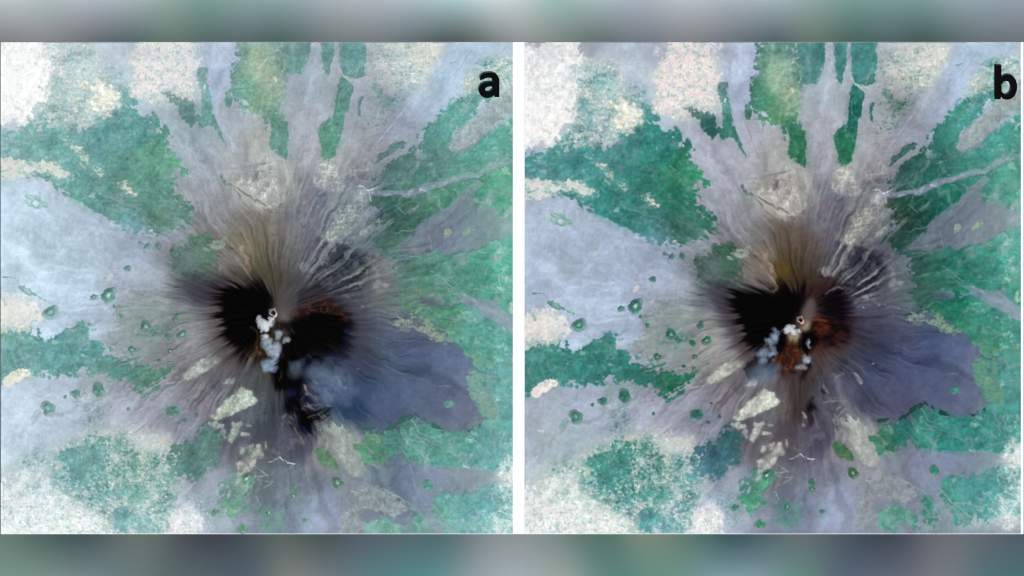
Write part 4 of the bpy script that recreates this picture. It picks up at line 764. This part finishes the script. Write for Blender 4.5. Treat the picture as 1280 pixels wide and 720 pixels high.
def a_to_b(x, y):
    X, Y = x+652.0, y+8.0
    for _ in range(25):
        gx, gy = B_FROM[0](np.float64(X), np.float64(Y)); X += x-gx; Y += y-gy
    return float(X), float(Y)

# ---------------------------------------------------------------- cinder cones
FTA, FTB = field(FOR_A), field(FOR_B)
CONES = [ # x, y, radius, crater (pale / dark / none), greenness, label
 (136.7, 369.5, 10.5, 'pale', 1.0, 'green cinder cone with a white speck in its crater on western lava'),
 (118.3, 372, 5, 'soft', .7, 'small pale green cinder cone west of the white-specked cone'),
 (64.5, 391, 10.5, 'soft', .75, 'large green cinder cone at the tip of the cream western fields'),
 (123.7, 487.5, 9.5, 'dark', 1.0, 'solid dark green cinder cone south of the forest band'),
 (95, 492, 6.5, 'dark', .9, 'small green cinder cone west of the solid dark green one'),
 (61, 511, 10, 'soft', .8, 'green cinder cone with a pale mottled floor in the southwestern lava'),
 (217.5, 514, 8.5, 'dark', 1.0, 'dark green cinder cone west of the pointed cream patch'),
 (221, 397.5, 5.5, 'dark', .9, 'small green cinder cone nearest the black western slope'),
 (229, 418.5, 7, 'soft', .9, 'green cinder cone open to the east near the cream wing patch'),
 (183.7, 409, 8, 'soft', .9, 'green cinder cone in a cluster with a pale crater'),
 (211, 421, 5, 'dark', .9, 'small dark cinder cone between the cluster and the open cone'),
 (166, 437.5, 5.5, 'soft', .85, 'small green cinder cone at the eastern tip of the forest band'),
 (232, 525, 3.2, 'dark', .8, 'tiny dark cinder cone beside the dark wood shaped like a leaf'),
 (160, 335.7, 5, 'dark', .9, 'small round green cinder cone alone on the blue-grey lava plain'),
 (185, 308, 5, 'dark', .85, 'small green cinder cone under the edge of the broad teal forest'),
 (198.5, 307.5, 4.8, 'dark', .85, 'small green cinder cone east of its twin under the broad teal forest'),
 (176, 304, 3.2, 'dark', .8, 'tiny green cinder cone touching the broad teal forest'),
 (152, 395, 4, 'dark', .8, 'small dark cinder cone southeast of the white-specked cone'), (143.5, 383.5, 2.8, 'dark', .8, 'tiny cinder cone at the foot of the white-specked cone'),
 (200, 451, 2.6, 'dark', .75, 'tiny dark cinder cone on the grey slope west of the cream wing'), (212.5, 453.5, 3, 'soft', .75, 'tiny mottled cinder cone closest to the cream wing'),
 (235.5, 500, 2.6, 'dark', .75, 'tiny dark cinder cone north of the pointed cream patch tip'), (82, 496, 3.2, 'dark', .75, 'tiny cinder cone west of the small green one'),
 (247, 518.5, 2.6, 'dark', .75, 'tiny dark cinder cone just west of the pointed cream patch'), (161, 511, 3.2, 'dark', .75, 'tiny green cinder cone by the short green copse'),
 (214, 439, 4, 'soft', .7, 'faint greenish cinder cone south of the small dark cone'), (190, 414, 4, 'dark', .8, 'dark green cinder cone leaning against the clustered cone'),
 (272, 580, 3.2, 'dark', .8, 'tiny dark cinder cone at the tip of the leaf-shaped wood'), (337, 641, 5, 'soft', .8, 'long green cinder cone at the southern edge below the hairpin road'),
 (219, 315, 8, 'dark', .9, 'dark green cinder cone beside the dull green patch'),
 (422.5, 603.7, 8, 'soft', 1.0, 'green cinder cone with a pale crater south of the streaked tan slope'),
 (534.5, 606, 7.5, 'dark', 1.0, 'round green cinder cone inside the southeastern grey lava field'),
 (366.7, 610, 5.5, 'dark', .95, 'narrow green cinder cone east of the hairpin road'),
 (367.7, 620, 4.8, 'soft', .9, 'little green cinder cone joined to the narrow cone by the hairpin road'),
 (382, 650, 4, 'dark', .9, 'small green cinder cone near the middle of the southern edge'),
 (269.5, 640.7, 5.5, 'dark', .85, 'green cinder cone ringed by pale lava near the southern edge'),
 (308.7, 598.7, 7, 'pale', 1.0, 'dark green cinder cone with a white crater under the cream patch'),
 (303.7, 661, 7.5, 'dark', .95, 'green cinder cone cut off by the southern edge'),
]
def cone_mesh(name, r0, r1, z0, zf, colf, seg, rings, seed, cx=0, cy=0):
    rs = np.random.RandomState(seed); ph = rs.rand(4)*6.28
    P = []; K = []; F = []
    for i in range(rings+1):
        t = i/rings; r = r0+(r1-r0)*t
        for j in range(seg):
            a = 2*math.pi*j/seg
            rr = r*(1+.16*math.sin(2*a+ph[0])+.09*math.sin(3*a+ph[1])+.07*math.sin(5*a+ph[2])+.04*math.sin(9*a+ph[3]))
            P.append((rr*math.cos(a)*U, rr*math.sin(a)*U, zf(t, a))); K.append(colf(t, a, rr))
    for i in range(rings):
        for j in range(seg):
            a, b = i*seg+j, i*seg+(j+1) % seg
            F.append((a, b, b+seg, a+seg))
    return P, K, F
def mesh_from(name, P, K, F, mat, smooth=True):
    me = bpy.data.meshes.new(name); me.from_pydata(P, [], F); me.update()
    a = me.color_attributes.new('cover', 'FLOAT_COLOR', 'POINT')
    a.data.foreach_set('color', np.c_[albedo(np.clip(np.array(K), 0, 255)), np.ones(len(K))].astype(np.float32).ravel())
    me.materials.append(mat)
    if smooth:
        for p in me.polygons: p.use_smooth = True
    return me
for k, (x, y, r, kind, green, lab) in enumerate(CONES):
    for which, (hgt, cl), FT in (('a', HA, FTA), ('b', HB, FTB)):
        X, Y = (x, y) if which == 'a' else a_to_b(x, y)
        R = r if which == 'a' else r*.96
        ft = np.array(sample(FT, np.array([x]), np.array([y])))[0]
        ft = ft*(np.array((1.08, 1.0, 1.06)) if which == 'b' else np.array((1.06, 1.0, 1.04)))
        if which == 'b': ft = ft*.92
        rs = np.random.RandomState(900+k)
        def ground(a, rr): return cl(X+rr*math.cos(a), Y-rr*math.sin(a))
        hr = R*U*(.24 if kind != 'dark' else .20); rim = .42 if kind != 'dark' else .22
        zb = hgt(X, Y)
        def colf(t, a, rr, ft=ft, rs=rs):
            g = green*(1-.25*max(0, math.cos(a+1.0))*(kind == 'soft'))
            cc = ft*(1.04+.10*rs.randn()+.10*math.sin(3*a+k))*g+ground(a, rr)*(1-g)
            e = max(0, (rr/R-.66)/.34) if t > 0 else 0
            return (cc*(1-min(1, e)*.75)+ground(a, rr)*min(1, e)*.75)*.80+ground(a, rr)*.13
        def zf(t, a):
            return hr*(1-t)**1.15+(hgt(X+R*math.cos(a)*t, Y-R*math.sin(a)*t)-zb)*t-.002*(t > .99)
        root = bpy.data.objects.new('cinder_cone', None); COL.objects.link(root); root.location = (wx(X), wy(Y), zb)
        root.empty_display_size = .05
        tag(root, lab+' '+WHERE[which], 'cinder cone', 'cinder cones '+WHERE[which])
        link('flank', mesh_from('flank', *cone_mesh('flank', R*rim, R, 0, zf, colf, 28, 5, 70+k), M_CONE), root)
        ctr = {'pale': np.array((226, 232, 226)), 'soft': np.array((172, 198, 182)) if which == 'a' else np.array((150, 184, 158)), 'dark': ft*.92}[kind]
        def colc(t, a, rr, ctr=ctr, ft=ft):
            w = max(0, 1-t*1.15)**.8
            return ctr*w+ft*(1-w)
        link('crater', mesh_from('crater', *cone_mesh('crater', .01, R*rim, 0, lambda t, a: hr*(.62+.38*t*t), colc, 28, 3, 70+k), M_CONE), root)

# ---------------------------------------------------------------- summit crater: rim, inner wall and vent
def crater(X, Y, R, hgt, rimc, inc, floor, lab):
    zb = hgt(X, Y)
    root = bpy.data.objects.new('summit_crater', None); COL.objects.link(root); root.location = (wx(X), wy(Y), zb); tag(root, lab, 'crater')
    rs = np.random.RandomState(5)
    nz = rs.rand(32)
    def rimcol(t, a, rr):
        j = int(a/6.2832*31); return np.array(rimc)*(1-.42*t*t)*(.86+.24*nz[j])
    link('rim', mesh_from('rim', *cone_mesh('rim', R*.62, R*1.15, 0, lambda t, a: .045*(1-t)**1.2+.006*math.sin(5*a)*(1-t)-.012*t+(hgt(X+R*t*math.cos(a), Y-R*t*math.sin(a))-zb)*t, rimcol, 32, 4, 3), M_CONE), root)
    link('inner_wall', mesh_from('inner_wall', *cone_mesh('inner_wall', R*.34, R*.62, 0, lambda t, a: -.01+.055*t+.006*math.sin(5*a)*t, lambda t, a, rr: np.array(inc)*(1-t)+np.array(rimc)*.9*t, 32, 3, 3), M_CONE), root)
    link('vent', mesh_from('vent', *cone_mesh('vent', .02, R*.34, 0, lambda t, a: -.022+.012*t, lambda t, a, rr: np.array(floor), 24, 2, 3), M_CONE), root)
crater(342.2, 390.4, 5.6, HA[0], (205, 200, 196), (120, 112, 108), (96, 90, 88), 'pale ringed summit crater with a grey floor above the white smoke in view a')
crater(999.4, 399.4, 5.0, HB[0], (226, 190, 178), (130, 82, 76), (74, 52, 52), 'pinkish ringed summit crater with a dark floor above the blue smoke in view b')

# ---------------------------------------------------------------- smoke: each puff a body of air that thins out towards its edge
def smoke_mat(name, dens, c, lo=.40, hi=.64):
    m = bpy.data.materials.new(name); m.use_nodes = True
    n = m.node_tree.nodes; l = m.node_tree.links; n.clear()
    o = n.new('ShaderNodeOutputMaterial'); v = n.new('ShaderNodeVolumePrincipled'); v.inputs['Color'].default_value = c+(1,)
    g = n.new('ShaderNodeTexCoord'); ln = n.new('ShaderNodeVectorMath'); ln.operation = 'LENGTH'; l.new(g.outputs['Object'], ln.inputs[0])
    f = n.new('ShaderNodeMapRange'); f.interpolation_type = 'SMOOTHSTEP'; f.inputs['From Min'].default_value = 1.0; f.inputs['From Max'].default_value = .25
    l.new(ln.outputs['Value'], f.inputs['Value'])
    geo = n.new('ShaderNodeNewGeometry'); t = n.new('ShaderNodeTexNoise'); t.inputs['Scale'].default_value = 19; t.inputs['Detail'].default_value = 5; t.inputs['Roughness'].default_value = .65
    l.new(geo.outputs['Position'], t.inputs['Vector'])
    r = n.new('ShaderNodeMapRange'); r.inputs['From Min'].default_value = lo; r.inputs['From Max'].default_value = hi; r.inputs['To Min'].default_value = 0; r.inputs['To Max'].default_value = dens
    l.new(t.outputs['Fac'], r.inputs['Value'])
    x = n.new('ShaderNodeMath'); x.operation = 'MULTIPLY'; l.new(r.outputs[0], x.inputs[0]); l.new(f.outputs[0], x.inputs[1])
    l.new(x.outputs[0], v.inputs['Density']); l.new(v.outputs[0], o.inputs['Volume'])
    return m
SM_WHITE = smoke_mat('dense white steam', 75, (.998, .998, .998), .34, .66); SM_BLUE = smoke_mat('thin blue smoke', 15, (.74, .87, 1.0), .33, .72); SM_GREY = smoke_mat('grey blue steam', 22, (.90, .95, 1.0), .34, .70)
SM_HAZE = smoke_mat('faint blue haze', 1.9, (.66, .82, 1.0), .12, .85)
_bm = bmesh.new(); bmesh.ops.create_icosphere(_bm, subdivisions=3, radius=1)
PUFF = {}
def puffs(name, lab, mat, hgt, balls, seed):
    if mat.name not in PUFF:
        PUFF[mat.name] = bpy.data.meshes.new('puff'); _bm.to_mesh(PUFF[mat.name]); PUFF[mat.name].materials.append(mat)
    rs = np.random.RandomState(seed)
    x0, y0, _ = balls[0]
    root = bpy.data.objects.new(name, None); COL.objects.link(root); root.location = (wx(x0), wy(y0), hgt(x0, y0)); tag(root, lab, 'smoke', None, 'stuff')
    for (x, y, r) in balls:
        for k in range(4):
            a = rs.rand()*6.28; q = r*1.3*min(1, k)*rs.rand()**.5; rr = r*(1.35 if k == 0 else .55+.8*rs.rand())
            cx, cy = x+q*math.cos(a), y+q*math.sin(a)
            o = link('puff', PUFF[mat.name], root)
            sz = rr*U
            o.scale = (sz*(.8+.5*rs.rand()), sz*(.8+.5*rs.rand()), sz*.8); o.rotation_euler = (0, 0, rs.rand()*6.28)
            o.location = (wx(cx)-root.location.x, wy(cy)-root.location.y, hgt(cx, cy)+.02+sz*.6-root.location.z)
SMOKES = [
 ('dense white steam puffs pouring from the pale ringed summit crater in view a', SM_WHITE, 'a', [(329, 402.5, 5.0), (334, 405, 4), (340, 402, 3.6), (332.5, 410, 4.4), (338.5, 397, 2.2), (332.5, 420.5, 4.2)]),
 ('greyish blue steam puffs drifting south of the white steam in view a', SM_GREY, 'a', [(350, 418, 5), (358, 424, 4), (340, 438, 8), (336, 428, 4), (347, 431, 4), (345, 444, 5)]),
 ('thin blue steam trailing down the dark southern slope in view a', SM_BLUE, 'a', [(335, 455, 7), (341, 461, 5), (344, 450, 5), (332, 463, 4)]),
 ('faint blue haze over the mouth of the dark lava valley in view a', SM_HAZE, 'a', [(371, 461, 9), (366, 456, 6), (398, 464, 10), (405, 474, 13), (412, 486, 12), (397, 480, 9), (404, 457, 8), (420, 476, 12), (430, 495, 12)]),
 ('dense white steam puffs beside the pinkish ringed summit crater in view b', SM_WHITE, 'b', [(987.5, 411, 4.6), (982, 413.5, 3.4), (992, 416, 3.4), (997.5, 413.5, 2.4)]),
 ('blue smoke stream drifting southwest from the white steam in view b', SM_BLUE, 'b', [(970, 416, 4.5), (966, 424, 5.5), (963, 430, 5), (964, 440, 4), (954, 440, 6), (952, 450, 6), (959, 426, 3.6)]),
 ('faint blue haze at the end of the blue smoke stream in view b', SM_HAZE, 'b', [(950, 462, 11), (953, 472, 12), (962, 466, 10), (944, 472, 10), (968, 458, 8)]),
 ('small grey smoke wisps rising from the rusty lava in view b', SM_GREY, 'b', [(1009, 428, 3.0), (1011, 434, 2.2), (1005, 447, 4.2), (1007, 452, 3.2), (1001, 458, 4)]),
]
for k, (lab, m, w, balls) in enumerate(SMOKES): puffs('smoke_plume', lab, m, (HA if w == 'a' else HB)[0], balls, 40+k)

# ---------------------------------------------------------------- letters
def smooth_loop(P, keep=()):
    out = []; n = len(P)
    for i in range(n):
        p0, p1, p2, p3 = (np.array(P[(i+k) % n], float) for k in (-1, 0, 1, 2))
        if i in keep or (i+1) % n in keep: out.append(p1); continue
        for t in (0, .25, .5, .75):
            out.append(.5*((2*p1)+(p2-p0)*t+(2*p0-5*p1+4*p2-p3)*t*t+(-p0+3*p1-3*p2+p3)*t**3))
    return out
def letter(name, loops, ox, oy, s, z, lab):
    cu = bpy.data.curves.new(name, 'CURVE'); cu.dimensions = '2D'; cu.fill_mode = 'BOTH'; cu.extrude = .012; cu.bevel_depth = .003; cu.bevel_resolution = 1
    for P in loops:
        sp = cu.splines.new('POLY'); sp.points.add(len(P)-1); sp.use_cyclic_u = True
        for q, (x, y) in zip(sp.points, P): q.co = (wx(ox+x/s), wy(oy+y/s), 0, 1)
    t = bpy.data.objects.new('tmp_letter', cu); COL.objects.link(t)
    dg = bpy.context.evaluated_depsgraph_get(); me = bpy.data.meshes.new_from_object(t.evaluated_get(dg))
    bpy.data.objects.remove(t); me.materials.clear(); me.materials.append(M_INK)
    o = link(name, me); o.location.z = z; tag(o, lab, 'letter'); return o
A_OUT = [(325, 288), (345, 268), (375, 255), (410, 249), (450, 252), (485, 267), (505, 298), (511, 335), (512, 490), (472, 490), (466, 466), (440, 486), (405, 498), (365, 495), (332, 475), (315, 442), (314, 405), (332, 372), (365, 352), (405, 345), (450, 344), (450, 325), (440, 305), (415, 296), (385, 299), (352, 312), (327, 322)]
A_IN = [(450, 384), (410, 385), (383, 393), (370, 412), (376, 434), (398, 444), (425, 437), (450, 416)]
letter('letter_a', [smooth_loop(A_OUT, (0, 8, 9, 10, 20, 26)), smooth_loop(A_IN, (0, 7))], 560, 60, 8, HA[0](610, 105)+.020, 'thick black letter a lying near the northeastern corner of its view')
B_OUT = [(310, 135), (396, 135), (397, 312), (440, 280), (490, 268), (550, 285), (595, 335), (615, 410), (610, 490), (580, 560), (530, 600), (470, 612), (420, 598), (392, 566), (382, 606), (310, 606)]
B_IN = [(398, 402), (425, 366), (465, 350), (505, 365), (530, 410), (535, 460), (525, 510), (500, 540), (465, 550), (425, 535), (398, 500)]
letter('letter_b', [smooth_loop(B_OUT, (0, 1, 2, 13, 14, 15)), smooth_loop(B_IN, (0, 10))], 1216, 70, 11.25, HB[0](1256, 105)+.020, 'thick black letter b lying near the northeastern corner of its view')

# ---------------------------------------------------------------- white mounting board and the sheet under it, coloured as blurred border bands
bm = bmesh.new()
bmesh.ops.create_cube(bm, size=1)
bx0, bx1, by0, by1 = wx(.9), wx(1279.4), wy(667.6), wy(52.4)
for v in bm.verts:
    v.co.x = bx1 if v.co.x > 0 else bx0; v.co.y = by1 if v.co.y > 0 else by0; v.co.z = .008 if v.co.z > 0 else .002
bmesh.ops.bevel(bm, geom=bm.edges[:], offset=.0015, segments=2, affect='EDGES')
me = bpy.data.meshes.new('mounting_board'); bm.to_mesh(me); bm.free(); me.materials.append(M_BOARD)
tag(link('mounting_board', me), 'white board that carries both volcano views and shows as the strip between them', 'board')

BANDS = [(14, "0:170,172,174;30:182,186,187;60:158,168,162;90:165,168,175;130:158,160,172;160:140,155,155;210:140,158,148;255:102,140,128;300:130,148,150;360:105,140,130;380:150,155,170;420:160,165,165;480:162,165,172;520:148,165,172;580:142,168,168;625:190,194,194;650:190,192,190;690:140,170,160;730:150,165,165;800:155,160,172;860:172,175,178;920:155,160,168;970:140,155,165;1020:140,155,145;1060:95,140,128;1110:115,140,142;1165:85,130,120;1190:150,155,165;1230:130,148,155;1275:140,145,158"),
 (49, "0:130,130,133;60:142,142,145;100:125,120,122;130:98,105,112;170:80,100,102;210:112,132,116;250:82,104,102;300:94,108,112;360:72,98,92;400:118,120,124;440:124,126,128;520:108,122,128;560:85,95,95;575:68,80,76;595:90,100,98;620:146,148,148;640:160,158,155;690:132,142,134;740:102,114,110;800:118,122,134;860:134,134,138;920:114,118,124;970:80,96,106;1020:118,130,112;1060:64,97,88;1110:86,107,110;1160:58,87,82;1200:108,116,120;1275:112,116,122"),
 (671, "0:105,130,118;50:88,112,102;80:60,86,84;110:74,86,94;160:100,112,105;190:112,118,108;230:65,70,80;280:64,64,78;320:68,82,86;350:104,110,104;400:68,82,80;450:86,96,108;520:83,107,110;560:72,107,110;600:118,124,128;625:158,158,158;650:138,143,146;690:128,140,136;740:83,113,103;820:123,138,118;870:88,118,110;920:48,82,88;960:83,103,113;1000:108,116,113;1040:83,96,108;1080:60,70,83;1120:64,70,84;1170:108,108,113;1210:113,113,116;1240:83,93,106;1280:78,93,103"),
 (714, "0:120,145,132;50:115,140,128;110:110,125,130;170:105,122,118;230:85,98,102;300:78,92,105;370:125,125,118;420:100,112,120;480:85,125,130;540:80,135,138;590:130,140,145;620:165,175,180;650:160,165,172;700:150,160,150;760:88,130,125;830:105,145,128;900:110,145,150;940:120,145,158;1000:100,135,125;1060:85,95,115;1120:92,98,115;1180:120,120,128;1240:85,110,120;1280:70,110,110")]
nx, ny = 200, 110
xs = np.linspace(-160, 1440, nx); ys = np.linspace(-60, 780, ny)
rows = []
for y, sx in BANDS:
    an = anchors(";".join(t.split(':')[0]+",0:"+t.split(':')[1] for t in sx.split(';')))
    ax = np.array([a[0][0] for a in an]); ac = np.array([a[1] for a in an], float)
    w = np.exp(-((xs[:, None]-ax[None])/38.0)**2)+1e-9; rows.append((w@ac)/w.sum(1)[:, None])
by = np.array([b[0] for b in BANDS]); rows = np.array(rows)
Cg = np.zeros((ny, nx, 3))
for i, y in enumerate(ys):
    yy = np.clip(y, by[0]-20, by[-1]+20); k = int(np.clip(np.searchsorted(by, yy)-1, 0, 2)); t = (yy-by[k])/(by[k+1]-by[k]); t = np.clip(t, -.6, 1.6)
    Cg[i] = rows[k]*(1-t)+rows[k+1]*t
Cg = .84*Cg+.16*Cg.mean(-1, keepdims=True)*np.array((.86, 1.03, 1.06))
gx, gy = np.meshgrid(xs, ys)
P = np.stack([wx(gx), wy(gy), np.zeros_like(gx)], -1).reshape(-1, 3)
idx = np.arange(nx*ny).reshape(ny, nx)
quads = np.stack([idx[:-1, :-1], idx[1:, :-1], idx[1:, 1:], idx[:-1, 1:]], -1).reshape(-1, 4)
me = grid_mesh('backdrop', P, albedo(np.clip(Cg.reshape(-1, 3), 0, 255)), quads, M_BACK)
for p in me.polygons: p.use_smooth = True
tag(link('backdrop', me), 'soft blurred grey-green border bands showing above and below the white board', 'backdrop', None, 'structure')
